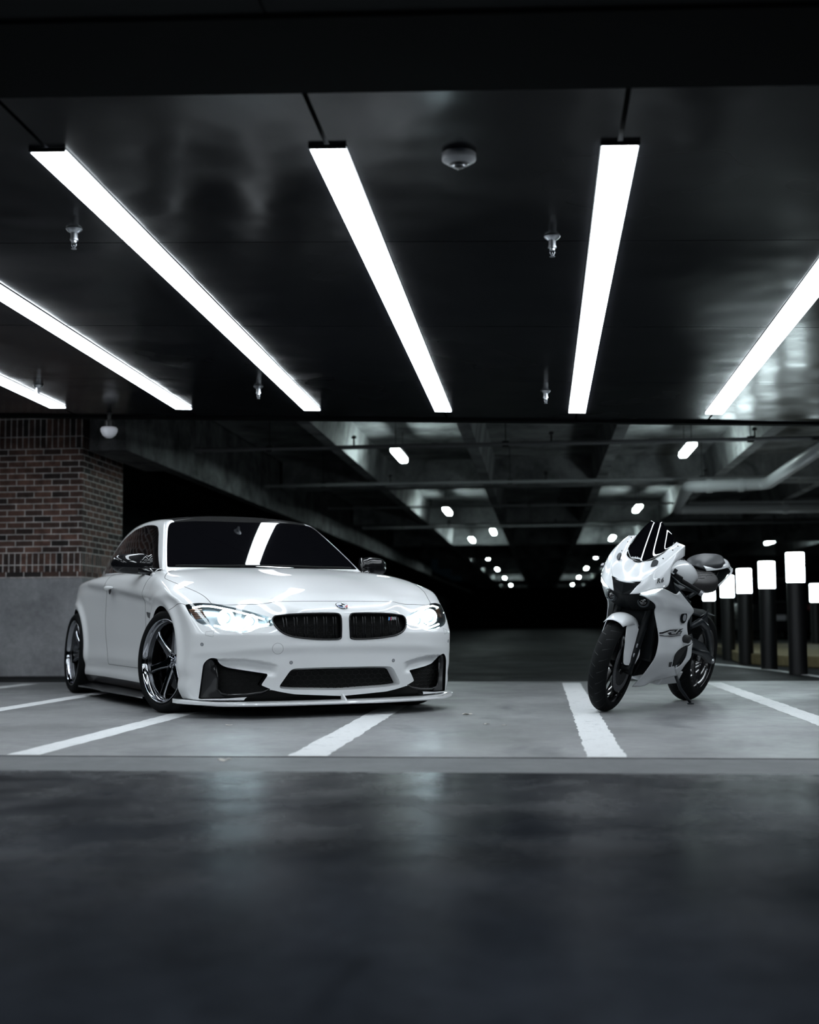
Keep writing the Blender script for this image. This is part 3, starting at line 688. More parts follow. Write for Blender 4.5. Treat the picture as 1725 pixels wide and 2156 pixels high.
# ---- helpers on the front skin
_gy = np.linspace(-1.0, 1.0, 401); _gz = np.linspace(.04, .80, 153)
_Y, _Z = np.meshgrid(_gy, _gz, indexing='ij'); _o = np.column_stack([np.full(_Y.size, .1), _Y.ravel() * .985, _Z.ravel()]); _t = _o.copy(); _t[:, 0] = 1.05
_o[:, 1] = np.clip(_o[:, 1], -.86, .86); _o[:, 2] = np.clip(_o[:, 2], .13, .72)
_t[:, 1] = _Y.ravel(); _o[:, 1] = _Y.ravel(); _o[:, 1] = np.clip(_o[:, 1], -.88, .88)
_FX = ray_hit(_o, _t)[:, 0].reshape(_Y.shape)
def fx(y, z):
    i = np.clip((np.asarray(y, float) + 1) / 2 * 400, 0, 399.999); j = np.clip((np.asarray(z, float) - .04) / .76 * 152, 0, 151.999)
    a, b = i.astype(int), j.astype(int); u, v = i - a, j - b
    return _FX[a, b] * (1 - u) * (1 - v) + _FX[a + 1, b] * u * (1 - v) + _FX[a, b + 1] * (1 - u) * v + _FX[a + 1, b + 1] * u * v
def scale_poly(P, k, c=None):
    P = np.array(P); c = P.mean(0) if c is None else np.array(c); return [tuple(c + (p - c) * k) for p in P]
def inset(P, d):
    """move every vertex of a closed outline inward by d"""
    P = np.array(P); n = len(P); A = 0.5 * sum(P[i][0] * P[(i + 1) % n][1] - P[(i + 1) % n][0] * P[i][1] for i in range(n)); out = []
    for i in range(n):
        e = P[(i + 1) % n] - P[i - 1]; L = np.linalg.norm(e) or 1; nn = np.array([-e[1], e[0]]) / L * (1 if A > 0 else -1); out.append(tuple(P[i] + nn * d))
    return out
def walls(name, P, depth, M, shrink=0.0, start=0.0, label=None, par=None):
    a = P; b = inset(P, shrink); R = [[(float(fx(y, z)) - start, y, z) for y, z in a], [(float(fx(y, z)) - depth, y2, z2) for (y, z), (y2, z2) in zip(a, b)]]
    mid = [tuple((np.array(p) + np.array(q)) / 2) for p, q in zip(*R)]
    return MB().loft([R[0], mid, R[1]], cap=False).build(name, M, par or car, smooth=True, label=label)
def plate(name, P, depth, M, grid=.02, par=None, label=None):
    from mathutils.geometry import delaunay_2d_cdt
    P = [tuple(p) for p in P]; lo = np.min(P, 0); hi = np.max(P, 0); pts = [Vector(p) for p in P]
    g = np.array([(a, b) for a in np.arange(lo[0], hi[0], grid) for b in np.arange(lo[1], hi[1], grid)])
    d = pdist(g, P) if len(g) else []; pts += [Vector(q) for q, k in zip(g, d) if k < -grid * .4]
    n = len(P); v, e, f, *_ = delaunay_2d_cdt(pts, [(i, (i + 1) % n) for i in range(n)], [list(range(n))], 1, 1e-6)
    V = [(float(fx(q.x, q.y)) - depth, q.x, q.y) for q in v]
    return MB().add(V, f).build(name, M, par or car, smooth=True, label=label)
def honeycomb(name, P, depth, s, M, w=.0022, par=None):
    """wire lattice of flattened hexagons clipped to an outline"""
    mb = MB(); P = [tuple(p) for p in P]; lo = np.min(P, 0) - s; hi = np.max(P, 0) + s; sx_ = s * 1.45; seen = set(); segs = []
    j = 0; z = lo[1]
    while z < hi[1]:
        y = lo[0] + (sx_ * .25 * math.sqrt(3) if j % 2 else 0)
        while y < hi[0]:
            c = [(y + sx_ * .5 * math.cos(a) * 1.0, z + s * .5 * math.sin(a)) for a in np.radians([30, 90, 150, 210, 270, 330])]
            for k in range(6):
                a, b = c[k], c[(k + 1) % 6]; key = tuple(sorted([(round(a[0] / s * 4), round(a[1] / s * 4)), (round(b[0] / s * 4), round(b[1] / s * 4))]))
                if key not in seen: seen.add(key); segs.append((a, b))
            y += sx_ * math.sqrt(3) * .5
        z += s * .75; j += 1
    mids = np.array([((a[0] + b[0]) / 2, (a[1] + b[1]) / 2) for a, b in segs]); d = pdist(mids, P)
    for (a, b), k in zip(segs, d):
        if k < 0: mb.tube([(float(fx(*a)) - depth, *a), (float(fx(*b)) - depth, *b)], w, 4, cap=False)
    return mb.build(name, M, par or car)
m_meshblk = mat('intake_mesh_black', (0.005, 0.005, 0.0055), 0.4, spec=.3)
# ---- lower intake
walls('intake_surround', LI, .075, m_white, .012, label='white lip around the central lower opening')
g_ = plate('intake_back', scale_poly(LI, 1.02), .10, m_void)
honeycomb('intake_mesh', scale_poly(LI, .93), .070, .036, m_meshblk, .0016)
plate('under_panel', GAP, .07, m_void)
# ---- side intakes
IN = rpoly([(-.745, .330, .02), (-.700, .285), (-.606, .270), (-.50, .250, .01), (-.525, .196, .02), (-.50, .172), (-.566, .150), (-.66, .142), (-.745, .145, .03), (-.765, .238)], .02)
for f_ in (lambda P: P, mir):
    walls('intake_frame', f_(SI), .03, m_fang, .004, label='gloss black frame of the corner intake')
    plate('intake_back', f_(SI), .075, m_void)
    honeycomb('intake_mesh', f_(IN), .050, .030, m_meshblk, .0015)
    # outer black blade
    bl = f_([(-.826, .310), (-.805, .345), (-.775, .350), (-.752, .318), (-.742, .235), (-.745, .165), (-.715, .135), (-.70, .124), (-.828, .120), (-.822, .238)])
    plate('intake_blade', rpoly(bl, .01), .016, m_fang)
    ed = [(-.752, .318), (-.744, .235), (-.744, .175), (-.725, .148), (-.68, .139), (-.58, .142), (-.50, .154), (-.458, .172)]
    ed = f_(ed); MB().tube([(float(fx(a, b)) - .006, a, b) for a, b in ed], .0055, 10).build('intake_edge', m_fang, car, smooth=True)
# ---- kidneys
for f_, sg in ((lambda P: P, -1), (mir, 1)):
    K = f_(KD); par = walls('kidney_grille', K, .05, m_fang, .003, label='gloss black kidney grille surround')
    MB().tube([(float(fx(a, b)) + .001, a, b) for a, b in inset(K, .004)], .0055, 8, closed=True).build('rim', m_fang, par, smooth=True)
    plate('back', K, .055, m_void, par=par)
    honeycomb('mesh', [(a_, b_) for a_, b_ in inset(K, .012) if b_ < .56] , .052, .018, m_meshblk, .0009, par=par)
    for y in np.linspace(.068, .375, 6):
        for dy in (-.0085, .0085):
            yy = sg * (y + dy); zt = .622; zb = .468 + max(0, (y - .25)) ** 1.5 * .55
            pts = [(float(fx(yy, zt)) - .030, yy, zt), (float(fx(yy, .607)) - .014, yy, .607), (float(fx(yy, .59)) - .009, yy, .59), (float(fx(yy, (zt + zb) / 2)) - .010, yy, (zt + zb) / 2), (float(fx(yy, zb)) - .014, yy, zb)]
            MB().tube(pts, .0036, 8).build('bar', m_fang, par, smooth=True)
# black wedge between kidney and headlamp is part of the kidney outline; badge
def text_mesh(name, s, size, M, parent, origin, xdir, ydir, ext=.0012, shear=0.0, spacing=1.0, bold=0.0):
    cu = bpy.data.curves.new(name, 'FONT'); cu.body = s; cu.size = size; cu.extrude = ext; cu.align_x = 'CENTER'; cu.align_y = 'CENTER'; cu.shear = shear; cu.space_character = spacing; cu.offset = bold
    tmp = bpy.data.objects.new(name + '_t', cu); COL.objects.link(tmp); dg = bpy.context.evaluated_depsgraph_get(); dg.update()
    me = bpy.data.meshes.new_from_object(tmp.evaluated_get(dg)); bpy.data.objects.remove(tmp)
    X = Vector(xdir).normalized(); Y = Vector(ydir); Y = (Y - X * Y.dot(X)).normalized(); Z = X.cross(Y)
    Mx = Matrix((X, Y, Z)).transposed().to_4x4(); Mx.translation = Vector(origin); me.transform(Mx); me.materials.clear(); me.materials.append(M)
    o = bpy.data.objects.new(name, me); COL.objects.link(o); o.parent = parent; return o
m_badge = mat('badge_silver', (.7, .72, .75), .3, .5)
m_red = mat('badge_red', (0.45, 0.02, 0.03), .4); m_blue = mat('badge_blue', (0.03, 0.10, 0.35), .4); m_lblue = mat('badge_light_blue', (.15, .4, .7), .4)
bx_ = float(fx(.335, .592)) + .006
bad = text_mesh('badge', 'M4', .030, m_badge, car, (bx_, .338, .590), (-.25, 1, 0), (0, 0, 1), .002, .15, 1.0, .0008)
for k, mm in enumerate((m_lblue, m_blue, m_red)):
    y0 = .298 + k * .006; MB().prism([(y0, .580), (y0 + .006, .580), (y0 + .010, .600), (y0 + .004, .600)], bx_ + .004, bx_ + .007, 'x').build('stripe', mm, bad)
# ---- roundel
nrm = car_grad(np.array([[.806, 0, .669]]))[0]; Zn = Vector(nrm); Xn = Vector((0, 1, 0)); Yn = Zn.cross(Xn)
Rm = Matrix((Xn, Yn, Zn)).transposed(); ec = Vector((.806, 0, .669)) + Zn * .0
hit_ = ray_hit(np.array([[.5, 0, .5]]), np.array([[.5, 0, .5]]) + (np.array([[.806, 0, .669]]) - np.array([[.5, 0, .5]])) * 1.6)[0]; ec = Vector(hit_)
em = MB().lathe([(0, .001), (.0400, .002), (.0405, .004), (.0390, .0055), (.0370, .0045)], 48, rot=Rm, at=ec).build('emblem', m_chrome, car, auto=40)
m_wh = mat('enamel_white', (.8, .82, .85), .25, coat=1); m_bk = mat('enamel_black', (.008, .008, .01), .2, coat=1)
def sector(name, r0, r1, a0, a1, h, M, par):
    n = max(4, int(abs(a1 - a0) / .15)); V = []; F = []
    for i in range(n + 1):
        a = a0 + (a1 - a0) * i / n
        for r in (r0, r1): V.append(Rm @ Vector((r * math.cos(a), r * math.sin(a), h)) + ec)
        if i: b = 2 * i; F.append((b - 2, b - 1, b + 1, b))
    return MB().add(V, F).build(name, M, par)
sector('ring', .024, .0372, 0, 2 * math.pi, .0052, m_wh, em)
sector('red_arc', .0262, .0352, math.radians(-75), math.radians(-5), .0056, m_red, em)
sector('blue_arc', .0262, .0352, math.radians(190), math.radians(262), .0056, m_blue, em)
for k in range(4): sector('quadrant', .0, .0235, math.pi / 2 * k, math.pi / 2 * (k + 1), .0054, m_wh if k % 2 else m_bk, em)
# ---- headlamps
m_lens = bpy.data.materials.new('clear_lens'); m_lens.use_nodes = True
_n, _l = m_lens.node_tree.nodes, m_lens.node_tree.links; _n.remove(_n['Principled BSDF'])
_tr = _n.new('ShaderNodeBsdfTransparent'); _tr.inputs[0].default_value = (.94, .97, .98, 1); _gl = _n.new('ShaderNodeBsdfGlossy'); _gl.inputs['Roughness'].default_value = .02
_fr = _n.new('ShaderNodeFresnel'); _fr.inputs['IOR'].default_value = 1.5; _mx = _n.new('ShaderNodeMixShader')
_l.new(_fr.outputs[0], _mx.inputs[0]); _l.new(_tr.outputs[0], _mx.inputs[1]); _l.new(_gl.outputs[0], _mx.inputs[2]); _l.new(_mx.outputs[0], _n['Material Output'].inputs['Surface'])
m_glow = mat('headlight_glow', (.9, .9, .9), .4, emit=(.72, .93, 1.0), es=HEAD)
m_glow2 = mat('headlight_soft_glow', (.9, .9, .9), .4, emit=(.70, .92, 1.0), es=.35)
m_refl = mat('reflector_bowl', (.62, .66, .70), .28, 1.0)
m_amber = mat('amber_reflector', (.16, .060, .025), .25, coat=1.0)
hl_ids = ids('headlamp')
for i_, (f_, sg) in enumerate(((lambda P: P, -1), (mir, 1))):
    par = walls('headlamp', f_(HL), .10, m_fang, .006, start=.001, label='lit headlamp with two glowing rings')
    V_, T_ = C.part([hl_ids[i_]]); fast_mesh('lens', V_, T_, m_lens, par, car_grad(V_))
    plate('reflector', f_(inset(HL, .004)), .095, m_refl, par=par)
    for (y, z, r, dep) in ((.690, .600, .044, .032), (.560, .578, .036, .026)):
        yy = y * sg; x0 = float(fx(yy, z)) - dep
        rg = [(x0, yy + r * math.cos(a), z + r * 1.0 * math.sin(a)) for a in np.linspace(0, 2 * math.pi, 33)[:-1]]
        MB().tube(rg, .0080, 10, closed=True).build('light_ring', m_glow, par, smooth=True)
        MB().lathe([(r * .98, -.004), (r * .72, -.03), (r * .6, -.034)], 32, axis='x', at=(x0, yy, z)).build('bowl', m_refl, par, smooth=True)
        MB().lathe([(.0, .008), (r * .35, .004), (r * .60, -.008), (r * .70, -.024)], 28, axis='x', at=(x0 - .006, yy, z)).build('projector', m_glow2, par, smooth=True)
    brow = f_([(-.845, .664), (-.79, .674), (-.74, .670), (-.66, .650), (-.57, .622), (-.48, .590)])
    MB().tube([(float(fx(a, b)) - .03, a, b) for a, b in brow], .0050, 8).build('brow_light', m_glow, par, smooth=True)
    low = f_([(-.76, .553), (-.70, .540), (-.63, .527), (-.58, .532), (-.53, .548), (-.46, .562)])
    MB().tube([(float(fx(a, b)) - .03, a, b) for a, b in low], .0055, 8).build('lower_light', m_glow, par, smooth=True)
    am = f_([(-.865, .655), (-.80, .658), (-.79, .60), (-.845, .592)]); plate('side_reflector', am, .035, m_amber, par=par)
    for k in range(5):
        z = .60 + k * .012; MB().tube([(float(fx(sg * .86, z)) - .028, sg * (.857 - .002 * (4 - k)), z), (float(fx(sg * .79, z)) - .030, sg * .79, z)], .0016, 6).build('fin', m_chrome, par)
# ---- splitter
def sp_x(y): return .900 - .13 * y * y - .37 * abs(y) ** 4.6
ys = np.linspace(-.935, .935, 61); rings = []
for y in ys:
    e = abs(y) / .935; xf = sp_x(y) - (.03 * max(0, e - .93) / .07); lift = .012 * max(0, e - .80) / .2
    z0 = .072 + lift; xb = xf - .16 + .02 * e
    rings.append([(xb, y, z0), (xf - .02, y, z0), (xf - .004, y, z0 + .003), (xf, y, z0 + .010), (xf - .003, y, z0 + .020), (xf - .03, y, z0 + .024), (xb, y, z0 + .026)])
MB().loft(rings).build('splitter', m_white, car, smooth=True, auto=40, label='thin white splitter blade under the bumper')
MB().prism([(.885, .092), (.80, .092), (.80, .132), (.825, .132)], -.006, .006, 'y').build('splitter_stay', m_white, car, bevel=.002)
# ---- side skirts
for s in (-1, 1):
    rings = []
    for x in np.linspace(-2.36, -.42, 30):
        w = float(f_w(x)); t = (x + 2.36) / 1.94; out = .015 + .045 * (1 - abs(2 * t - .9)) + .03 * (t < .25) * (1 - t / .25); rings.append([(x, s * (w - .15), .12), (x, s * (w + out), .082), (x, s * (w + out), .070), (x, s * (w - .15), .080)])
    MB().loft(rings).build('side_skirt', m_fang, car, auto=40, label='black skirt under the sill')
# dark underbody and wheel wells
m_under = mat('underbody', (.004, .004, .004), .9, spec=.1)
mb = MB()
mb.box(-3.6, .62, -.55, .55, .11, .60); mb.box(-2.43, -.38, -.80, .80, .12, .80); mb.build('underbody', m_under, car)
for cx in (0., -2.812):
    for s in (-1, 1):
        mb = MB(); prof = [(.372, s * .87), (.372, s * .56), (0.0, s * .56)]
        mb.lathe(prof, 40, axis='y', at=(cx, 0, .335)); 
        # keep only the part above the sill line
        mb.V = [(v[0], v[1], max(v[2], .115)) for v in mb.V]; mb.build('wheel_well', m_under, car)
# ---- panel gaps
m_gapm = mat('panel_gap', (.01, .01, .011), .8)
def cr_path(P, n=10):
    P = [np.array(p, float) for p in P]; out = []
    for i in range(len(P) - 1):
        p0, p1, p2, p3 = P[max(i - 1, 0)], P[i], P[i + 1], P[min(i + 2, len(P) - 1)]
        for k in range(n):
            t = k / n; out.append(.5 * ((2 * p1) + (-p0 + p2) * t + (2 * p0 - 5 * p1 + 4 * p2 - p3) * t * t + (-p0 + 3 * p1 - 3 * p2 + p3) * t ** 3))
    out.append(P[-1]); return np.array(out)
def surf(P):
    P = np.array(P, float)
    for _ in range(8):
        f = car_field(P); g = np.stack([(car_field(P + d) - car_field(P - d)) / .003 for d in np.eye(3) * .0015], -1)
        P = P - g * (f / np.maximum((g ** 2).sum(-1), .2))[..., None]
    return P
def gap(P, r=.0017, both=True, name='panel_gap', M=None):
    for s in ((1, -1) if both else (1,)):
        Q = np.array(P, float); Q[:, 1] *= s; Q = surf(cr_path(Q)); MB().tube(Q, r, 6).build(name, M or m_gapm, car, smooth=True)
gap([(.539, -.752, .692), (.60, -.68, .684), (.655, -.55, .690), (.700, -.42, .694), (.728, -.25, .699), (.738, 0, .702), (.728, .25, .699), (.700, .42, .694), (.655, .55, .690), (.60, .68, .684), (.539, .752, .692)], both=False)
gap([(.539, -.752, .692), (.454, -.767, .732), (.32, -.806, .78), (.141, -.845, .818), (-.04, -.870, .856), (-.13, -.862, .875), (-.30, -.80, .915), (-.42, -.745, .945), (-.47, -.71, .955)])
gap([(.228, -.95, .655), (.29, -.93, .676), (.36, -.905, .690), (.43, -.887, .690)], .0014)
gap([(-.44, -.87, .885), (-.50, -.89, .80), (-.53, -.91, .70), (-.535, -.90, .50), (-.52, -.88, .32), (-.52, -.88, .262)], .0014)
gap([(-1.70, -.82, .955), (-1.74, -.87, .86), (-1.80, -.885, .74), (-1.84, -.88, .60), (-1.80, -.87, .44), (-1.72, -.87, .33), (-1.70, -.87, .262)], .0016)
gap([(-.52, -.88, .262), (-1.1, -.87, .262), (-1.70, -.87, .262)], .0016)
# tow cover, washer covers, parking sensors
tc = [(.83, -.427 + .034 * math.cos(a), .413 + .034 * math.sin(a)) for a in np.linspace(0, 2 * math.pi, 30)]
MB().tube(surf(tc[:-1]), .0008, 5, closed=True).build('tow_cover', m_gapm, car)
for s in (-1, 1):
    wc = [(.66, s * a, b) for a, b in ((.84, .532), (.765, .520), (.770, .487), (.835, .497))]
    pts_ = []
    for i in range(4):
        for k in range(4): pts_.append(np.array(wc[i]) * (1 - k / 4) + np.array(wc[(i + 1) % 4]) * k / 4)
    MB().tube(surf(pts_), .0006, 5, closed=True).build('washer_cover', m_gapm, car)
    for p in ((.826, s * .340, .329), (.622, s * .834, .442)):
        q = surf([p])[0]; nn = Vector(car_grad(np.array([q]))[0]); Rr = nn.to_track_quat('Z', 'Y').to_matrix()
        sn = MB().lathe([(0, .0012), (.0085, .0012), (.009, 0)], 20, rot=Rr, at=q).build('parking_sensor', m_grey, car, auto=40)
        MB().lathe([(.0088, .0002), (.0105, .0008), (.0112, -.001)], 20, rot=Rr, at=q).build('ring', m_blackplastic, sn)
# door handles
for s in (-1, 1):
    q = Vector(surf([(-1.55, s * .885, .832)])[0]); rings = []
    for t in np.linspace(0, 1, 9):
        w = math.sin(math.pi * min(max(t, .04), .96)) ** .5; c = q + Vector((-.12 + .24 * t, s * (.004 + .034 * w), .006 * t)); rings.append([c + Vector((0, -s * .011 * w * math.cos(a), .018 * w * math.sin(a) + .001)) for a in np.linspace(0, 2 * math.pi, 11)[:-1]])
    dh = MB().loft(rings).build('door_handle', m_white, car, smooth=True)
    MB().lathe([(0, 0), (.03, 0.001), (.034, -.002)], 20, rot=Vector((0, s, 0.1)).to_track_quat('Z', 'Y').to_matrix(), at=q + Vector((-.02, s * .002, -.008))).build('recess', m_blackplastic, dh, smooth=True)
# ---- door mirrors
m_mirrorblk = mat('mirror_gloss_black', (.004, .004, .005), .3, coat=1.0, spec=.1, coat_rough=.01)
for s in (-1, 1):
    rings = []
    for t in np.linspace(0, 1, 13):
        y = .800 + .255 * t; k = (1 - (2 * t - 1) ** 4) ** .5 if 0 < t < 1 else .05; k = max(k, .12); k = max(k, .85 - 2 * t)
        zc_ = .980 + .006 * t; hz = .084 * k * (1 - .25 * t); hx = .062 * k * (1 - .20 * t); xc = -.735 - .10 * t
        rg = []
        for a in np.linspace(0, 2 * math.pi, 25)[:-1]:
            c, sn = math.cos(a), math.sin(a); e = .75
            rg.append((xc + hx * math.copysign(abs(c) ** e, c) * (1.15 if c > 0 else .75), s * y, zc_ + hz * math.copysign(abs(sn) ** e, sn) * (1.0 if sn > 0 else .95)))
        rings.append(rg)
    mr = MB().loft(rings).build('door_mirror', m_mirrorblk, car, smooth=True, label='gloss black door mirror')
    MB().tube([(-.60, s * .76, .915), (-.66, s * .82, .925), (-.72, s * .88, .94)], [.03, .028, .024], 12).build('stalk', m_blackgloss, mr, smooth=True)
    MB().add([(-.825, s * .86, .945), (-.825, s * .86, 1.03), (-.87, s * 1.03, 1.025), (-.87, s * 1.03, .95)], [(0, 1, 2, 3)]).build('mirror_glass', m_chrome, mr)
# wipers' dark cowl
MB().tube(surf(cr_path([(-.60, -.66, .962), (-.50, -.35, .962), (-.47, 0, .962), (-.50, .35, .962), (-.60, .66, .962)])), .005, 8).build('cowl_seal', m_void, car, smooth=True)
# ---- wheels
def wheel(cx, s, steer, camber, yface, R=.335, rr=.268, wd=.25):
    """outer face at local y = 0, wheel extends inward (towards +y); s = -1 right side"""
    root = bpy.data.objects.new('wheel', None); COL.objects.link(root); root.parent = car
    root.matrix_local = Matrix.Translation((cx, s * yface, R - .004)) @ Matrix.Rotation(math.radians(steer), 4, 'Z') @ Matrix.Rotation(math.radians(camber * s), 4, 'X') @ (Matrix.Identity(4) if s < 0 else Matrix.Rotation(math.pi, 4, 'Z'))
    MB().lathe([(rr + .001, .012), (rr + .010, .004), (R - .030, -.006), (R - .012, .010), (R - .003, .03), (R, .06), (R, wd - .05), (R - .01, wd - .02), (R - .03, wd), (rr, wd)], 96, axis='y').build('tyre', m_rubber, root, smooth=True)
    MB().lathe([(rr, .014), (rr + .003, .004), (rr - .002, .0), (rr - .007, .004), (rr - .010, .022), (rr - .014, .030), (rr - .018, .034)], 96, axis='y').build('rim', m_chrome, root, smooth=True)
    MB().lathe([(rr - .018, .034), (rr - .020, .048), (rr - .027, .050), (rr - .028, .064), (rr - .036, .09), (rr - .040, .13), (rr - .045, wd)], 96, axis='y').build('barrel', m_barrel, root, smooth=True)
    MB().lathe([(.0, .20), (rr - .042, .20)], 64, axis='y').build('dark_backing', m_under, root)  # black disc added behind the spokes to darken the open barrel
    for k in range(6):
        a = 2 * math.pi * k / 6 + .25; ca, sa = math.cos(a), math.sin(a); rings = []
        for r, hw, y0, th in ((.040, .038, .070, .05), (.075, .030, .066, .045), (.12, .0250, .060, .040), (.17, .0240, .052, .038), (.21, .026, .046, .034), (.234, .034, .046, .03), (.246, .042, .056, .02)):
            sec = [(-hw, y0 + .010), (-hw * .72, y0), (hw * .72, y0), (hw, y0 + .010), (hw * .85, y0 + th), (-hw * .85, y0 + th)]
            rings.append([(r * ca - t * sa, y, r * sa + t * ca) for t, y in sec])
        MB().loft(rings).build('spoke', m_chrome, root, bevel=.0035)
    MB().lathe([(0, .052), (.026, .052), (.030, .056), (.031, .068), (.056, .076), (.062, .084), (.062, .13)], 40, axis='y').build('hub', m_chrome, root, auto=35)
    for k in range(5):
        a = 2 * math.pi * k / 5; MB().lathe([(0, .066), (.008, .066), (.009, .07), (.009, .085)], 8, axis='y', at=(.044 * math.cos(a), 0, .044 * math.sin(a))).build('lug_nut', m_steel, root, auto=30)
    MB().lathe([(.08, .135), (.19, .135), (.19, .165), (.08, .165)], 48, axis='y').build('brake_disc', mat_disc, root, auto=30)
    MB().lathe([(.12, .118), (.205, .118), (.21, .14), (.21, .175), (.12, .175)], 14, axis='y', a0=math.radians(100), a1=math.radians(165)).build('brake_caliper', m_fang, root, auto=30)
    return root
m_barrel = mat('barrel_shade_chrome', (.075, .078, .085), .16, 1.0)  # darker copy of the chrome: shade inside the rim put into the colour
mat_disc = mat('brake_disc', (.12, .12, .125), .35, 1.0)
wheel(0.0, -1, 14, 2.5, .912); wheel(0.0, 1, 14, 2.5, .905); wheel(-2.812, -1, 0, 2.5, .915); wheel(-2.812, 1, 0, 2.5, .915)
# ================================================================= MOTORCYCLE
moto = thing('motorcycle', 'white and black sport motorcycle leaning on its side stand in the empty bay', 'motorcycle', (1.010, 9.585, 0))
moto.rotation_euler = (math.radians(-12), 0, math.radians(-117.13))
G_COWL_A = [[(1.272, 0.0, 0.961), (1.27, 0.055, 0.973), (1.235, 0.094, 0.991), (1.17, 0.12, 1.036), (1.1, 0.133, 1.084), (1.03, 0.141, 1.122)], [(1.352, 0.0, 0.894), (1.345, 0.064, 0.913), (1.295, 0.114, 0.949), (1.21, 0.136, 1.001), (1.12, 0.155, 1.062), (1.015, 0.163, 1.115)], [(1.427, 0.0, 0.828), (1.39, 0.096, 0.847), (1.34, 0.142, 0.917), (1.26, 0.173, 0.985), (1.155, 0.192, 1.05), (1.02, 0.198, 1.108)]]
G_COWL_B = [[(1.39, 0.096, 0.847), (1.37, 0.121, 0.882), (1.34, 0.142, 0.917), (1.26, 0.173, 0.985), (1.155, 0.192, 1.05), (1.02, 0.198, 1.108)], [(1.41, 0.079, 0.808), (1.39, 0.122, 0.834), (1.35, 0.16, 0.862), (1.285, 0.202, 0.922), (1.19, 0.21, 1.008), (1.02, 0.203, 1.074)], [(1.43, 0.056, 0.76), (1.405, 0.109, 0.775), (1.36, 0.173, 0.813), (1.27, 0.23, 0.849), (1.21, 0.213, 0.973), (1.03, 0.211, 1.045)]]
G_SIDE = [[(1.39, 0.102, 0.764), (1.35, 0.166, 0.792), (1.29, 0.215, 0.825), (1.17, 0.248, 0.799), (1.12, 0.254, 0.821)], [(1.35, 0.14, 0.752), (1.3, 0.196, 0.77), (1.2, 0.229, 0.771), (1.07, 0.252, 0.764), (0.99, 0.264, 0.764)], [(1.28, 0.175, 0.715), (1.215, 0.211, 0.72), (1.12, 0.233, 0.718), (1.0, 0.261, 0.712), (0.89, 0.282, 0.706)], [(1.24, 0.161, 0.668), (1.18, 0.193, 0.669), (1.05, 0.208, 0.665), (0.95, 0.231, 0.657), (0.86, 0.255, 0.656)], [(1.2, 0.173, 0.594), (1.14, 0.197, 0.593), (1.04, 0.217, 0.596), (0.95, 0.235, 0.6), (0.88, 0.251, 0.609)], [(1.16, 0.185, 0.514), (1.1, 0.209, 0.518), (1.0, 0.222, 0.52), (0.92, 0.237, 0.528), (0.85, 0.259, 0.538)], [(1.15, 0.188, 0.457), (1.08, 0.206, 0.453), (1.0, 0.226, 0.462), (0.9, 0.246, 0.474), (0.76, 0.262, 0.485)], [(1.14, 0.177, 0.377), (1.07, 0.194, 0.385), (1.0, 0.212, 0.394), (0.95, 0.23, 0.41), (0.9, 0.237, 0.448)], [(1.13, 0.14, 0.298), (1.05, 0.16, 0.306), (0.98, 0.177, 0.314), (0.93, 0.195, 0.33), (0.9, 0.209, 0.358)], [(1.12, 0.095, 0.223), (1.04, 0.12, 0.235), (0.95, 0.149, 0.251), (0.9, 0.179, 0.276), (0.82, 0.199, 0.304)], [(1.12, 0.051, 0.159), (1.05, 0.095, 0.169), (0.93, 0.115, 0.203), (0.85, 0.155, 0.224), (0.74, 0.193, 0.25)]]
G_TAILP = [[(0.76, 0.262, 0.484), (0.8, 0.251, 0.456)], [(0.74, 0.256, 0.437), (0.79, 0.248, 0.423)], [(0.72, 0.251, 0.384), (0.77, 0.236, 0.38)], [(0.74, 0.23, 0.332), (0.79, 0.222, 0.331)], [(0.74, 0.193, 0.25), (0.82, 0.199, 0.304)]]
G_DARK = [[(1.4, -0.069, 0.757), (1.417, 0.0, 0.75), (1.4, 0.047, 0.757), (1.37, 0.094, 0.761), (1.34, 0.122, 0.755)], [(1.3, -0.113, 0.715), (1.33, -0.032, 0.705), (1.33, 0.032, 0.711), (1.32, 0.099, 0.725), (1.28, 0.148, 0.732)], [(1.2, -0.157, 0.669), (1.22, -0.075, 0.653), (1.22, 0.009, 0.647), (1.24, 0.097, 0.662), (1.26, 0.171, 0.696)]]
G_SCREEN = [[(1.272, 0.0, 0.961), (1.26, 0.06, 0.975), (1.21, 0.102, 1.004), (1.15, 0.123, 1.048)], [(1.216, 0.0, 1.04), (1.21, 0.059, 1.05), (1.14, 0.097, 1.073), (1.09, 0.132, 1.089)], [(1.168, 0.0, 1.113), (1.16, 0.051, 1.128), (1.09, 0.08, 1.143), (1.04, 0.136, 1.126)], [(1.123, 0.0, 1.176), (1.12, 0.042, 1.193), (1.07, 0.066, 1.194), (1.03, 0.098, 1.159)], [(1.087, 0.0, 1.228), (1.085, 0.018, 1.229), (1.075, 0.035, 1.225), (1.065, 0.051, 1.216)]]
WBX = 1.36
m_bwhite = mat('white_fairing', (0.80, 0.82, 0.84), 0.3, coat=1.0)
m_bblack = mat('matt_black_fairing', (0.004, 0.005, 0.006), 0.45, spec=.14)
m_bdark = mat('dark_frame', (0.014, 0.018, 0.022), 0.38, 0.2)
m_seat = mat('seat_vinyl', (0.013, 0.012, 0.013), 0.6, bump=(120, .2, .001))
m_pill = mat('pillion_vinyl', (0.022, 0.024, 0.028), 0.5)
m_decal = mat('black_decal', (0.006, 0.006, 0.008), 0.4)
m_drl = mat('daytime_light', (.9, .9, .9), .4, emit=(.80, .96, 1.0), es=5.0)
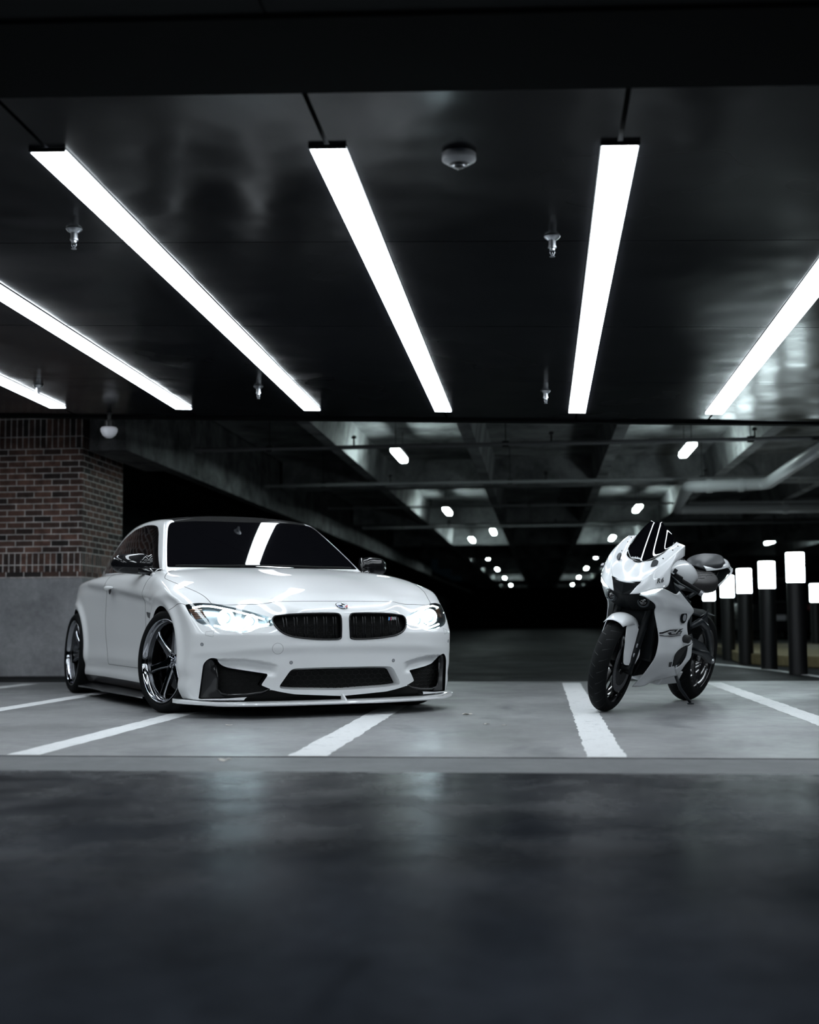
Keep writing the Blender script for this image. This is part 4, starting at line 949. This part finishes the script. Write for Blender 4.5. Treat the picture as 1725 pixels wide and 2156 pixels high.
def crow(P, n):
    P = [np.array(p, float) for p in P]; P = [2 * P[0] - P[1]] + P + [2 * P[-1] - P[-2]]; out = []
    for i in range(1, len(P) - 2):
        p0, p1, p2, p3 = P[i - 1:i + 3]
        for k in range(n):
            t = k / n; out.append(.5 * ((2 * p1) + (-p0 + p2) * t + (2 * p0 - 5 * p1 + 4 * p2 - p3) * t * t + (-p0 + 3 * p1 - 3 * p2 + p3) * t ** 3))
    out.append(P[-2]); return out
def dense(g, n=6):
    a = [crow(r, n) for r in g]; return [crow([a[i][j] for i in range(len(a))], n) for j in range(len(a[0]))]
def patch(name, g, M, s=1, n=6, parent=None, thick=.004, label=None):
    S = dense(g, n); V = [(p[0], p[1] * s, p[2]) for r in S for p in r]; m_ = len(S[0]); F = []
    for i in range(len(S) - 1):
        for j in range(m_ - 1):
            f = (i * m_ + j, i * m_ + j + 1, (i + 1) * m_ + j + 1, (i + 1) * m_ + j); F.append(f if s > 0 else f[::-1])
    o = mesh_obj(name, V, F, M, parent or moto, True, label=label)
    if thick:
        md = o.modifiers.new('s', 'SOLIDIFY'); md.thickness = thick; md.offset = -1
    return o
def mirror_poly(P, s): return [(x, y * s, z) for x, y, z in P]
def flat(name, P, M, s=1, parent=None, off=.0025, thick=.0012, label=None):
    """thin shaped plate through traced 3D points, pushed outward"""
    P = [Vector((x, y * s, z)) for x, y, z in P]; n = len(P); c = sum(P, Vector()) / n; nn = Vector()
    for i in range(n): nn += (P[i] - c).cross(P[(i + 1) % n] - c)
    nn.normalize()
    if nn.x + nn.y * s * .6 < 0: nn = -nn
    V = [p + nn * off for p in P] + [p + nn * (off - thick) for p in P]
    F = [tuple(range(n)), tuple(range(2 * n - 1, n - 1, -1))] + [(i, (i + 1) % n, n + (i + 1) % n, n + i) for i in range(n)]
    return MB().add(V, F).build(name, M, parent or moto, label=label)
# nose cowl: one piece over both sides, with the black centre shape under it
GA = [[(p[0], -p[1], p[2]) for p in r[:0:-1]] + r for r in G_COWL_A]
cowl = patch('nose_cowl', GA, m_bwhite, 1, 6, label='white nose cowl')
for s in (1, -1): patch('cowl_side', G_COWL_B, m_bwhite, s, 6, parent=cowl)
Vp = [(1.427, 0, .828), (1.40, .100, .848), (1.41, .079, .808), (1.42, .052, .760), (1.425, 0, .750), (1.42, -.052, .760), (1.41, -.079, .808), (1.40, -.100, .848)]
MB().add([(x - .006, y, z) for x, y, z in Vp], [tuple(range(8))]).build('centre_intake', m_bblack, cowl, solid=.004, label='black V-shaped nose panel')
for s in (1, -1):
    # mirror block-off plates
    c = Vector((1.285, s * .122, .968)); U = Vector((-.62, s * .30, .70)).normalized(); Nn = Vector((.66, s * .55, .50)).normalized(); Vv = Nn.cross(U).normalized(); N2 = U.cross(Vv)
    pts2 = [(-.028, .004), (-.014, .012), (.006, .020), (.024, .014), (.028, -.006), (.010, -.016), (-.012, -.010)]
    ring = [c + U * a * 1.15 + Vv * b_ * 1.1 * s for a, b_ in rpoly(pts2, .006)]
    flat('block_off_plate', [(p.x, p.y * 1, p.z) for p in ring], m_bdark, 1, parent=cowl, off=.005, thick=.008)
    for p in ((1.11, .156, 1.068), (1.05, .162, 1.098), (1.21, .142, 1.008)):
        MB().lathe([(0, .003), (.004, .003), (.005, 0)], 10, rot=Vector((.5, s * .6, .6)).to_track_quat('Z', 'Y').to_matrix(), at=(p[0], s * p[1], p[2])).build('screw', m_blackplastic, cowl)
    # running light strips
    d = [(1.40, .112, .774), (1.37, .151, .808), (1.33, .183, .829), (1.29, .214, .844), (1.295, .204, .824), (1.34, .183, .795), (1.38, .143, .773)]
    flat('running_light', d, m_drl, s, parent=moto, off=.006, thick=.006, label='glowing running light strip')
    # black inner edge, headlight eye
    MB().lathe([(0, .002), (.016, -.001), (.024, -.010), (.028, -.02)], 24, rot=Vector((.9, s * .3, -.1)).to_track_quat('Z', 'Y').to_matrix(), at=(1.335, s * .112, .722)).build('headlight', m_glassdark, moto, smooth=True, label='dark round headlight lens under the cowl')
    MB().lathe([(.026, -.004), (.033, .0), (.038, -.006), (.038, -.03)], 24, rot=Vector((.9, s * .3, -.1)).to_track_quat('Z', 'Y').to_matrix(), at=(1.330, s * .112, .722)).build('headlight_rim', m_bdark, moto, smooth=True)
GD = [[(p[0], -p[1], p[2]) for p in r[:1:-1]] + [(r[1][0], 0, r[1][2])] + r[2:] for r in G_DARK]
patch('under_cowl', GD, m_bblack, 1, 5, label='black panel under the nose')
# screen
GS = [[(p[0], -p[1], p[2]) for p in r[:0:-1]] + r for r in G_SCREEN]
m_screen = mat('smoked_screen', (0.002, 0.002, 0.003), 0.015, spec=.8, coat=1.0, coat_rough=0)
def smooth_grid(G):
    g = np.array(G); nv, nu = g.shape[:2]; v = np.linspace(0, 1, nv); u = np.linspace(-1, 1, nu)
    U_, V_ = np.meshgrid(u, v); A = np.stack([U_ ** 0, U_ ** 2, U_ ** 4, V_, V_ * U_ ** 2, V_ ** 2, V_ ** 2 * U_ ** 2, V_ * U_ ** 4, U_, V_ * U_, V_ ** 2 * U_, U_ ** 3, V_ * U_ ** 3], -1).reshape(-1, 13)
    out = np.stack([(A @ np.linalg.lstsq(A, g[..., k].ravel(), rcond=None)[0]).reshape(nv, nu) for k in range(3)], -1)
    return [[tuple(p) for p in r_] for r_ in out]
GS = smooth_grid(GS)
GS[-1] = [(p[0] - .004 * abs(u) ** 2, p[1] * 1.15, p[2] - .020 * abs(u) ** 3) for p, u in zip(GS[-1], np.linspace(-1, 1, len(GS[-1])))]
scr = patch('windscreen', GS, m_screen, 1, 7, thick=.003, label='smoked black windscreen')
tx = text_mesh('screen_lettering', 'sublime', .021, mat('white_sticker', (.75, .77, .8), .5), moto, (1.297, .004, .984), (-.16, 1, .03), (-.5, 0, .86), .0004, .15, 1.05, .0008)
# side fairings
for s in (1, -1):
    sf = patch('side_fairing', G_SIDE, m_bwhite, s, 6, label='white side fairing')
    patch('fairing_tail', G_TAILP, m_bwhite, s, 4, parent=sf)
    cut = [(.905, .232, .452), (.93, .224, .425), (.915, .216, .385), (.89, .205, .345), (.875, .196, .318), (.845, .205, .325), (.80, .226, .350), (.785, .238, .395), (.785, .245, .440), (.80, .247, .458), (.85, .240, .458)]
    flat('fairing_vent', cut, m_bblack, s, parent=sf, off=.004, thick=.004, label='black lower vent in the side fairing')
    hl_ = [(.940 + .0 + .020 * math.cos(a) * 1.3, .236 - .010 * math.cos(a), .650 + .038 * math.sin(a)) for a in np.linspace(0, 2 * math.pi, 25)[:-1]]
    flat('fairing_hole', hl_, m_bblack, s, parent=sf, off=.011, thick=.006)
    hl2 = [(.930 + .013 * math.cos(a) + .010, .239 - .006 * math.cos(a), .650 + .022 * math.sin(a)) for a in np.linspace(0, 2 * math.pi, 21)[:-1]]
    flat('hole_cap', hl2, m_grey, s, parent=sf, off=.013, thick=.002)
    DD = {'A': [(1.167, 0.1837, 0.5433), (1.1475, 0.1931, 0.5462), (1.1138, 0.2045, 0.5564), (1.0697, 0.2119, 0.5661), (0.9748, 0.2286, 0.5707), (0.9852, 0.2261, 0.5634), (1.0082, 0.222, 0.5616), (1.0754, 0.2113, 0.5574), (1.1051, 0.2069, 0.5487), (1.1396, 0.1961, 0.5372), (1.1641, 0.1843, 0.5334)], 'B1': [(1.0084, 0.222, 0.5621), (0.9748, 0.2286, 0.5707), (0.9966, 0.2235, 0.5532), (1.0728, 0.2122, 0.5469), (1.0774, 0.2115, 0.5489), (1.0131, 0.2207, 0.5545)], 'B2': [(1.0927, 0.2094, 0.5448), (1.0498, 0.2152, 0.5477), (1.0409, 0.2165, 0.5397), (0.9915, 0.2237, 0.5413), (0.9832, 0.2248, 0.5356), (1.0692, 0.2135, 0.5321)], 'C1': [(0.9891, 0.224, 0.5403), (0.959, 0.2315, 0.5701), (0.9225, 0.2403, 0.5799), (0.9204, 0.2407, 0.5774), (0.9376, 0.2358, 0.5687), (0.9584, 0.2301, 0.5521), (0.9751, 0.2264, 0.5406)], 'C2': [(0.9612, 0.2301, 0.5581), (0.9225, 0.239, 0.5627), (0.93, 0.2353, 0.5431), (0.985, 0.2245, 0.5352), (0.9869, 0.2244, 0.5399), (0.9419, 0.2329, 0.5449), (0.9318, 0.236, 0.5556), (0.961, 0.2297, 0.5535)], 'D': [(1.1621, 0.1848, 0.5265), (1.1199, 0.2035, 0.5268), (1.0501, 0.2159, 0.5264), (0.9829, 0.2247, 0.5296), (0.9274, 0.2355, 0.5366), (0.9261, 0.2357, 0.5329), (0.9738, 0.2262, 0.5265), (1.0488, 0.2162, 0.5221), (1.1183, 0.2038, 0.5215), (1.161, 0.185, 0.5229)]}
    from mathutils.geometry import tessellate_polygon
    V = []; F = []
    for k_, P in DD.items():
        b0 = len(V); V += [(x + .0042, (y + .0050) * s, z) for x, y, z in P]
        F += [tuple(i + b0 for i in t) for t in tessellate_polygon([[Vector((x, y, z)) for x, y, z in P]])]
    MB().add(V, F).build('model_lettering', m_decal, sf, solid=.0006, label='black R6 logo on the fairing')
    flat('small_decal', [(0.948, 0.2013, 0.348), (0.913, 0.2052, 0.3511), (0.8919, 0.1951, 0.3154), (0.9193, 0.191, 0.3153)], m_decal, s, parent=sf, off=.0035)
text_mesh('cowl_lettering', 'R6', .040, m_decal, cowl, (1.330, .193, .872), (-.080, .055, .030), (-.3, -.35, .95), .0006, .6, 1.25, .001)
# belly and engine mass
MB().loft([[(1.10, y_, z_) for y_, z_ in ((-.04, .22), (.04, .22), (.10, .42), (.10, .66), (-.10, .66), (-.10, .42))],
           [(.95, y_, z_) for y_, z_ in ((-.07, .24), (.07, .24), (.19, .42), (.17, .72), (-.17, .72), (-.19, .42))],
           [(.70, y_, z_) for y_, z_ in ((-.10, .24), (.10, .24), (.19, .40), (.16, .74), (-.16, .74), (-.19, .40))],
           [(.50, y_, z_) for y_, z_ in ((-.10, .26), (.10, .26), (.13, .42), (.11, .74), (-.11, .74), (-.13, .42))]]).build('engine', m_bblack, moto, bevel=.012)
MB().loft([[(1.17, s_ * .15, z_) for s_, z_ in ((-1, .36), (1, .36), (1, .70), (-1, .70))], [(1.11, s_ * .14, z_) for s_, z_ in ((-1, .34), (1, .34), (1, .70), (-1, .70))]]).build('radiator', m_bblack, moto)
MB().loft([[(.84, y_, z_) for y_, z_ in ((-.11, .17), (.11, .17), (.16, .26), (-.16, .26))], [(.52, y_, z_) for y_, z_ in ((-.09, .17), (.12, .17), (.15, .26), (-.12, .26))]]).build('belly_box', m_bwhite, moto, bevel=.01, label='pale silencer box under the engine')
# tank
rings = []
for x, hw, zl, zh, e in ((1.00, .085, .86, .955, 2.2), (.95, .135, .84, .995, 2.6), (.86, .175, .80, 1.020, 2.8), (.76, .195, .79, 1.022, 2.8), (.67, .190, .80, 1.008, 2.6), (.59, .160, .81, .980, 2.4), (.53, .115, .82, .945, 2.2), (.49, .07, .84, .92, 2.0)):
    rg = []
    for a in np.linspace(0, 2 * math.pi, 41)[:-1]:
        c, sn = math.cos(a), math.sin(a); yy = hw * math.copysign(abs(c) ** (2 / e), c); zz = (zl + zh) / 2 + (zh - zl) / 2 * math.copysign(abs(sn) ** (2 / e), sn)
        yy *= 1 - .22 * max(0, (zz - (zl + zh) / 2) / (zh - zl)) * 2 * .6; yy *= 1 - .25 * max(0, ((zl + zh) / 2 - zz) / (zh - zl)) * 2
        rg.append((x, yy, zz))
    rings.append(rg)
tank = MB().loft([crow([rings[i][k] for i in range(len(rings))], 4) for k in range(40)], closed=False)
_R = list(zip(*[crow([rings[i][k] for i in range(len(rings))], 4) for k in range(40)]))
tank = MB().loft([list(r) for r in _R]).build('fuel_tank', m_bwhite, moto, smooth=True, label='white fuel tank')
for k in range(4):
    a = Vector((.90 - .028 * k, .070 + .004 * k, 1.0095 + .0045 * min(k, 2))); MB().tube([a, a + Vector((-.004, .045, -.006))], .0045, 8).build('tank_slot', m_bdark, tank, smooth=True)
# frame spar, subframe
m_sp = m_bdark
for s in (1, -1):
    rg = []
    for x, y, z, h in ((1.03, .09, .86, .05), (.90, .15, .80, .055), (.74, .175, .72, .06), (.60, .16, .60, .065), (.52, .13, .50, .06), (.48, .12, .40, .05)):
        rg.append([(x, s * (y + .014), z + h * .5), (x + .01, s * (y + .018), z), (x, s * (y + .014), z - h * .5), (x, s * (y - .02), z - h * .5), (x, s * (y - .02), z + h * .5)])
    MB().loft(rg).build('frame_spar', m_sp, moto, bevel=.006)
    MB().tube([(.55, s * .10, .76), (.30, s * .11, .84), (.0, s * .09, .92), (-.15, s * .06, .95)], .014, 10).build('subframe', m_bdark, moto, smooth=True)
# seat, pillion, tail
def blob(name, secs, M, e=2.6, n=32, parent=None, label=None):
    rg = []
    for x, yc, hw, zl, zh in secs:
        r = []
        for a in np.linspace(0, 2 * math.pi, n + 1)[:-1]:
            c, sn = math.cos(a), math.sin(a); r.append((x, yc + hw * math.copysign(abs(c) ** (2 / e), c), (zl + zh) / 2 + (zh - zl) / 2 * math.copysign(abs(sn) ** (2 / e), sn)))
        rg.append(r)
    R = list(zip(*[crow([rg[i][k] for i in range(len(rg))], 4) for k in range(n)]))
    return MB().loft([list(r) for r in R]).build(name, M, parent or moto, smooth=True, label=label)
seat = blob('rider_seat', [(.54, 0, .075, .81, .87), (.48, 0, .13, .80, .885), (.40, 0, .175, .79, .900), (.31, 0, .195, .79, .925), (.23, 0, .175, .80, .945), (.17, 0, .12, .84, .955)], m_seat, 3.0, label='black quilted rider seat')
quilt = MB()
def seat_z(x, y): return float(np.interp(x, [.17, .23, .31, .40, .48], [.955, .945, .925, .900, .885])) - .012 * (abs(y) / .15) ** 3
for k in range(-3, 4):
    for sg in (1, -1):
        P_ = [(.47 - t * .26, sg * (.045 * k - .07 + t * .16)) for t in np.linspace(0, 1, 9)]; P_ = [(a_, b_, seat_z(a_, b_) + .0005) for a_, b_ in P_ if abs(b_) < .14]
        if len(P_) > 1: quilt.tube(P_, .0022, 6)
quilt.build('quilting', m_blackplastic, seat)
PL = [[(.23, .0, .955), (.24, .035, .952), (.20, .062, .948), (.12, .095, .960)], [(.20, .0, .990), (.20, .050, .985), (.13, .095, .985), (.05, .110, .990)], [(.10, .0, 1.022), (.10, .055, 1.018), (.04, .095, 1.010), (-.02, .098, 1.004)], [(.0, .0, 1.040), (.0, .045, 1.036), (-.05, .066, 1.026), (-.07, .070, 1.018)], [(-.12, .0, 1.046), (-.12, .03, 1.042), (-.12, .04, 1.036), (-.11, .048, 1.03)]]
GP = [[(p[0], -p[1], p[2]) for p in r_[:0:-1]] + r_ for r_ in PL]
patch('pillion_seat', GP, m_pill, 1, 5, thick=.02, label='dark pillion pad')
blob('seat_base', [(.26, 0, .06, .86, .93), (.18, 0, .10, .86, .955), (.05, 0, .11, .90, .985), (-.10, 0, .08, .94, 1.01), (-.2, 0, .04, .97, 1.02)], m_bblack, 2.4)
for s in (1, -1):
    TA = [[(.24, .055, .978), (.12, .085, .995), (.02, .105, 1.008), (-.05, .095, 1.020), (-.13, .060, 1.036), (-.20, .02, 1.048)],
          [(.25, .075, .965), (.12, .110, .985), (.02, .125, 1.000), (-.06, .120, 1.012), (-.15, .085, 1.030), (-.22, .03, 1.040)],
          [(.24, .085, .945), (.12, .122, .965), (.03, .135, .980), (-.05, .135, .993), (-.14, .122, .985), (-.24, .05, 1.020)]]
    patch('tail_fairing', TA, m_bwhite, s, 5, label='white tail fairing')
    TF = [[(-.02, .118, 1.006), (-.08, .112, 1.010), (-.14, .122, .983)], [(.0, .132, .985), (-.05, .136, .985), (-.11, .134, .961)]]
    patch('tail_corner', TF, m_bwhite, s, 5)
    patch('tail_edge', [[(-.155, .122, .986), (-.12, .128, .975)], [(-.12, .140, .955), (-.09, .134, .952)], [(.0, .145, .905), (.02, .140, .905)], [(.13, .148, .848), (.145, .144, .860)]], m_bwhite, s, 6)
    patch('tail_side', [[(.05, .110, .985), (-.04, .125, .978), (-.10, .128, .965)], [(.12, .118, .930), (.05, .128, .925), (.0, .138, .910)], [(.19, .135, .870), (.15, .138, .865), (.13, .143, .858)]], m_bblack, s, 5)
# cockpit side covers, yoke
for s in (1, -1):
    patch('cockpit_cover', [[(1.13, .16, .95), (1.06, .165, .90), (1.02, .16, .86)], [(1.16, .19, .86), (1.09, .205, .83), (1.03, .21, .80)], [(1.15, .20, .80), (1.09, .22, .78), (1.04, .22, .765)]], m_bblack, s, 4)
blob('instrument_pod', [(1.18, 0, .05, .93, .98), (1.12, 0, .10, .90, 1.0), (1.04, 0, .11, .88, .99), (.99, 0, .07, .88, .96)], m_bblack)
# ---- steered front end
S_AX = Vector((-.407, 0, .914)); S_PT = Vector((1.395, 0, .3))
front = bpy.data.objects.new('front_end', None); COL.objects.link(front); front.parent = moto
front.matrix_local = Matrix.Translation(S_PT) @ Matrix.Rotation(math.radians(5), 4, S_AX) @ Matrix.Translation(-S_PT)
FX, FZ = WBX, .300
m_groove = mat('tread_groove', (.022, .024, .027), .5, spec=.3)
def mwheel(name, cx, cz, R, hw, par):
    w = bpy.data.objects.new(name, None); COL.objects.link(w); w.parent = par; w.location = (cx, 0, cz)
    prof = [(R - hw * .95 - .016, -hw * .88)] + [(R - hw + hw * math.cos(a) * 1.0, hw * math.sin(a)) for a in np.linspace(-1.35, 1.35, 25)] + [(R - hw * .95 - .016, hw * .88)]
    tyre = MB().lathe(prof, 96, axis='y').build('tyre', m_rubber, w, smooth=True)
    gr = MB()
    for k in range(26):
        for s in (1, -1):
            a0 = 2 * math.pi * (k + (.5 if s > 0 else 0)) / 26; V = []
            for t in np.linspace(0, 1, 7):
                ph = .12 + .95 * t; a = a0 + (.10 * t if t < .5 else .05 + .16 * (t - .5)); wv = .0022 * (1.2 - t)
                r = R - hw + (hw + .0008) * math.cos(ph); y = s * (hw + .0008) * math.sin(ph)
                for d in (-wv, wv): V.append(((r) * math.cos(a + d / R), y, (r) * math.sin(a + d / R)))
            gr.add(V, [(2 * i, 2 * i + 1, 2 * i + 3, 2 * i + 2) for i in range(6)])
    g_ = gr.build('tread_grooves', m_groove, tyre); 
    ri = R - hw - .010
    MB().lathe([(ri, -hw * .86), (ri + .008, -hw * .90), (ri + .004, -hw * .80), (ri - .018, -hw * .60), (ri - .022, 0), (ri - .018, hw * .60), (ri + .004, hw * .80), (ri + .008, hw * .90), (ri, hw * .86)], 72, axis='y').build('rim', m_rimblk, w, smooth=True)
    for k in range(5):
        a = 2 * math.pi * k / 5 + .3; rg = []
        for r, h, d in ((.03, .022, .020), (.10, .011, .014), (ri - .03, .009, .012), (ri - .015, .016, .016)):
            rg.append([(r * math.cos(a) - t * math.sin(a), y, r * math.sin(a) + t * math.cos(a)) for t, y in ((-h, -d), (h, -d), (h, d), (-h, d))])
        MB().loft(rg).build('spoke', m_rimblk, w, bevel=.003)
    MB().lathe([(0, -.055), (.024, -.055), (.032, -.035), (.032, .035), (.024, .055), (0, .055)], 24, axis='y').build('hub', m_rimblk, w, auto=35)
    return w
m_rimblk = mat('gloss_black_rim', (0.008, 0.008, 0.009), .15, coat=1.0)
fw = mwheel('front_wheel', FX, FZ, .300, .060, front); rw_ = mwheel('rear_wheel', 0, .318, .318, .092, moto)
m_disc2 = mat('drilled_disc', (.10, .10, .11), .4, .8)
for s in (1, -1):
    dsc = MB().lathe([(.118, s * .062), (.158, s * .062), (.158, s * .067), (.118, s * .067), (.118, s * .062)], 64, axis='y', at=(FX, 0, FZ)).build('brake_disc', m_disc2, front, auto=30)
    MB().lathe([(.05, s * .060), (.12, s * .0625), (.12, s * .066), (.05, s * .064)], 10, axis='y', at=(FX, 0, FZ)).build('disc_carrier', m_bblack, dsc, auto=30)
    hol = MB()
    for k in range(30):
        a = 2 * math.pi * k / 30
        for r in (.127, .138, .149)[k % 2::2]: hol.lathe([(0, s * .0676), (.003, s * .0676)], 6, axis='y', at=(FX + r * math.cos(a), 0, FZ + r * math.sin(a)))
    hol.build('drilled_holes', m_void, dsc)
    u = Vector((-.407, 0, .914)); p0 = Vector((FX - .01, s * .098, FZ - .01))
    MB().tube([p0 + Vector((.0, 0, -.02)), p0 + u * .30], .027, 20).build('fork_lower', m_bblack, front, smooth=True, auto=40)
    MB().tube([p0 + u * .28, p0 + u * .66], .022, 20).build('fork_tube', m_bblack, front, smooth=True, auto=40)
    MB().lathe([(0, s * .11), (.018, s * .115), (.020, s * .105), (.020, s * .06)], 20, axis='y', at=(FX, 0, FZ)).build('axle', m_bblack, front, auto=30)
    cal = MB().prism([(FX - .055, FZ + .045), (FX - .15, FZ + .01), (FX - .175, FZ + .075), (FX - .135, FZ + .145), (FX - .07, FZ + .125)], s * .045, s * .098, 'y').build('brake_caliper', m_bblack, front, bevel=.008)
    for a_, b_ in ((-.125, .035), (-.145, .085), (-.085, .065)): MB().lathe([(0, s * .101), (.006, s * .101), (.007, s * .097)], 10, axis='y', at=(FX + a_, 0, FZ + b_)).build('bolt', m_steel, cal, auto=30)
# front mudguard
def fend(s_):
    rings = []
    for th in np.radians(np.linspace(60, 150, 26)):
        t = (math.degrees(th) - 60) / 90; w = .074 * (1 - .12 * (max(0, .25 - t) / .25) ** 2); dr = float(sstep(np.array(t), -.1, .3) * (1 - sstep(np.array(t), .85, 1.0))); r0 = .322; rg = []
        for q in np.linspace(-1, 1, 15):
            r = r0 + .012 - .030 * abs(q) ** 2.2 - dr * .030 * max(0, abs(q) - .75) * 4
            rg.append((FX + r * math.cos(th), q * w, FZ + r * math.sin(th)))
        rings.append(rg)
    return rings
mb = MB().loft(fend(1), closed=False, cap=False); fen = mb.build('front_mudguard', m_bwhite, front, smooth=True, solid=.003, label='white front mudguard')
for s in (1, -1):
    # fork shroud: traced leg plate
    pl = [(FX + .098, FZ + .265), (FX + .03, FZ + .295), (FX - .06, FZ + .285), (FX - .125, FZ + .222), (FX - .140, FZ + .072), (FX - .075, FZ + .022), (FX + .052, FZ + .022), (FX + .085, FZ + .09), (FX + .102, FZ + .17)]
    pl = rpoly(pl, .02); V = []
    n_ = len(pl)
    def yy(x, z): return .066 + .046 * min(1, max(0, (FZ + .30 - z) / .14)) * min(1, max(.4, (FX + .12 - x) / .14))
    V = [(x, s * yy(x, z), z) for x, z in pl] + [(x, s * (yy(x, z) - .004), z) for x, z in pl]
    MB().add(V, [tuple(range(n_)), tuple(range(2 * n_ - 1, n_ - 1, -1))] + [(i, (i + 1) % n_, n_ + (i + 1) % n_, n_ + i) for i in range(n_)]).build('fork_shroud', m_bwhite, fen, auto=30)
    for z in (.165, .105): MB().lathe([(0, s * .1135), (.013, s * .1135), (.015, s * .108)], 16, axis='y', at=(FX - .062 + (.165 - z) * .4, 0, FZ + z - .02)).build('shroud_recess', m_grey, fen)
# bars
for s in (1, -1):
    a = Vector((1.075, s * .13, .925)); b_ = Vector((1.0, s * .355, .840)) if s > 0 else Vector((.985, -.325, .870)); d = (b_ - a).normalized()
    bar = MB().tube([a, a + d * .09], .012, 12).build('handlebar', m_bblack, front, smooth=True)
    MB().tube([a + d * .105, b_ - d * .012], .0175, 16).build('grip', m_rubber, bar, smooth=True, auto=40)
    MB().tube([b_ - d * .012, b_ + d * .012], .019, 16).build('bar_end', m_steel, bar, auto=40, label='silver bar end')
    mb = MB(); mb.box(-.028, .028, -.03, .03, -.030, .028, rot=d.to_track_quat('Y', 'Z').to_matrix(), at=a + d * .075); mb.build('switch_block', m_bblack, bar, bevel=.008)
    MB().box(-.012, .022, -.012, .012, .02, .05, rot=d.to_track_quat('Y', 'Z').to_matrix(), at=a + d * .04).build('lever_mount', m_bdark, bar, bevel=.004)
    MB().tube([a + d * .05 + Vector((.05, 0, .0)), a + d * .12 + Vector((.065, 0, -.01)), b_ + Vector((.055, 0, -.005))], [.007, .007, .005], 10).build('lever', m_bdark, bar, smooth=True)
MB().tube([(1.09, .10, .90), (1.02, .14, .80), (.98, .12, .66), (1.02, .10, .5)], .007, 8).build('cable', m_blackplastic, moto, smooth=True)
MB().tube([(1.08, .12, .88), (1.0, .155, .76), (.95, .14, .64)], .006, 8).build('cable', m_blackplastic, moto, smooth=True)
# rear end: swingarm, hugger, pegs, stand
for s in (1, -1):
    rg = []
    for x, z, h, y in ((.50, .42, .07, .11), (.36, .43, .10, .125), (.20, .40, .085, .135), (.05, .335, .06, .14), (-.04, .315, .05, .14)):
        rg.append([(x, s * (y + .012), z + h * .5), (x, s * (y + .016), z), (x, s * (y + .012), z - h * .5), (x, s * (y - .018), z - h * .5), (x, s * (y - .018), z + h * .5)])
    MB().loft(rg).build('swingarm', m_bdark, moto, bevel=.006)
    MB().tube([(.46, s * .12, .56), (.34, s * .135, .60), (.22, s * .14, .56), (.12, s * .142, .47), (.05, s * .14, .36)], [.018, .024, .026, .024, .020], 12).build('swingarm_brace', m_bdark, moto, smooth=True)
    pg = MB().tube([(.45, s * .155, .418), (.42, s * .27, .408)], [.011, .009], 10).build('foot_peg', m_bdark, moto, smooth=True)
    MB().prism([(.62, .50), (.50, .52), (.42, .44), (.44, .38), (.52, .37)], s * .148, s * .156, 'y').build('heel_plate', m_bdark, moto, bevel=.003)
    MB().lathe([(0, s * .165), (.014, s * .165), (.020, s * .15), (.020, s * .10)], 16, axis='y', at=(0, 0, .318)).build('axle_nut', m_steel, moto, auto=30)
MB().tube([(.60, .18, .505), (.55, .185, .45), (.60, .19, .40)], .007, 8).build('shift_lever', m_steel, moto, smooth=True)
hug = [[(.30, y, .64 - abs(y) * .1) for y in np.linspace(-.12, .12, 7)], [(.20, y, .665 - abs(y) * .15) for y in np.linspace(-.12, .12, 7)], [(.08, y, .660 - abs(y) * .2) for y in np.linspace(-.11, .11, 7)], [(-.04, y, .655 - abs(y) * .25) for y in np.linspace(-.10, .10, 7)]]
patch('rear_hugger', hug, m_bdark, 1, 4)
patch('hugger_side', [[(.36, .125, .60), (.27, .140, .645), (.24, .142, .690)], [(.24, .14, .53), (.17, .135, .58), (.18, .125, .635)]], m_bdark, 1, 4)
MB().tube([(0, .12, .25), (.02, .12, .26)], .01, 8).build('chain_adjuster', m_steel, moto)
MB().tube([(.70, .165, .25), (.66, .20, .16), (.60, .262, .078)], [.013, .011, .009], 10).build('side_stand', m_bdark, moto, smooth=True, label='black side stand')
MB().lathe([(0, .0), (.022, .0), (.024, .008), (.0, .012)], 16, at=(.595, .266, .0655), rot=Euler((math.radians(12), 0, 0)).to_matrix()).build('stand_foot', m_bdark, moto)
MB().tube([(.70, .15, .27), (.72, .15, .33)], .02, 10).build('stand_pivot', m_steel, moto)
for s in (1, -1): MB().lathe([(0, s * .285), (.020, s * .285), (.027, s * .278), (.027, s * .21), (.022, s * .20)], 24, axis='y', at=(.875, 0, .512)).build('frame_slider', m_blackplastic, moto, auto=35, label='black crash slider')
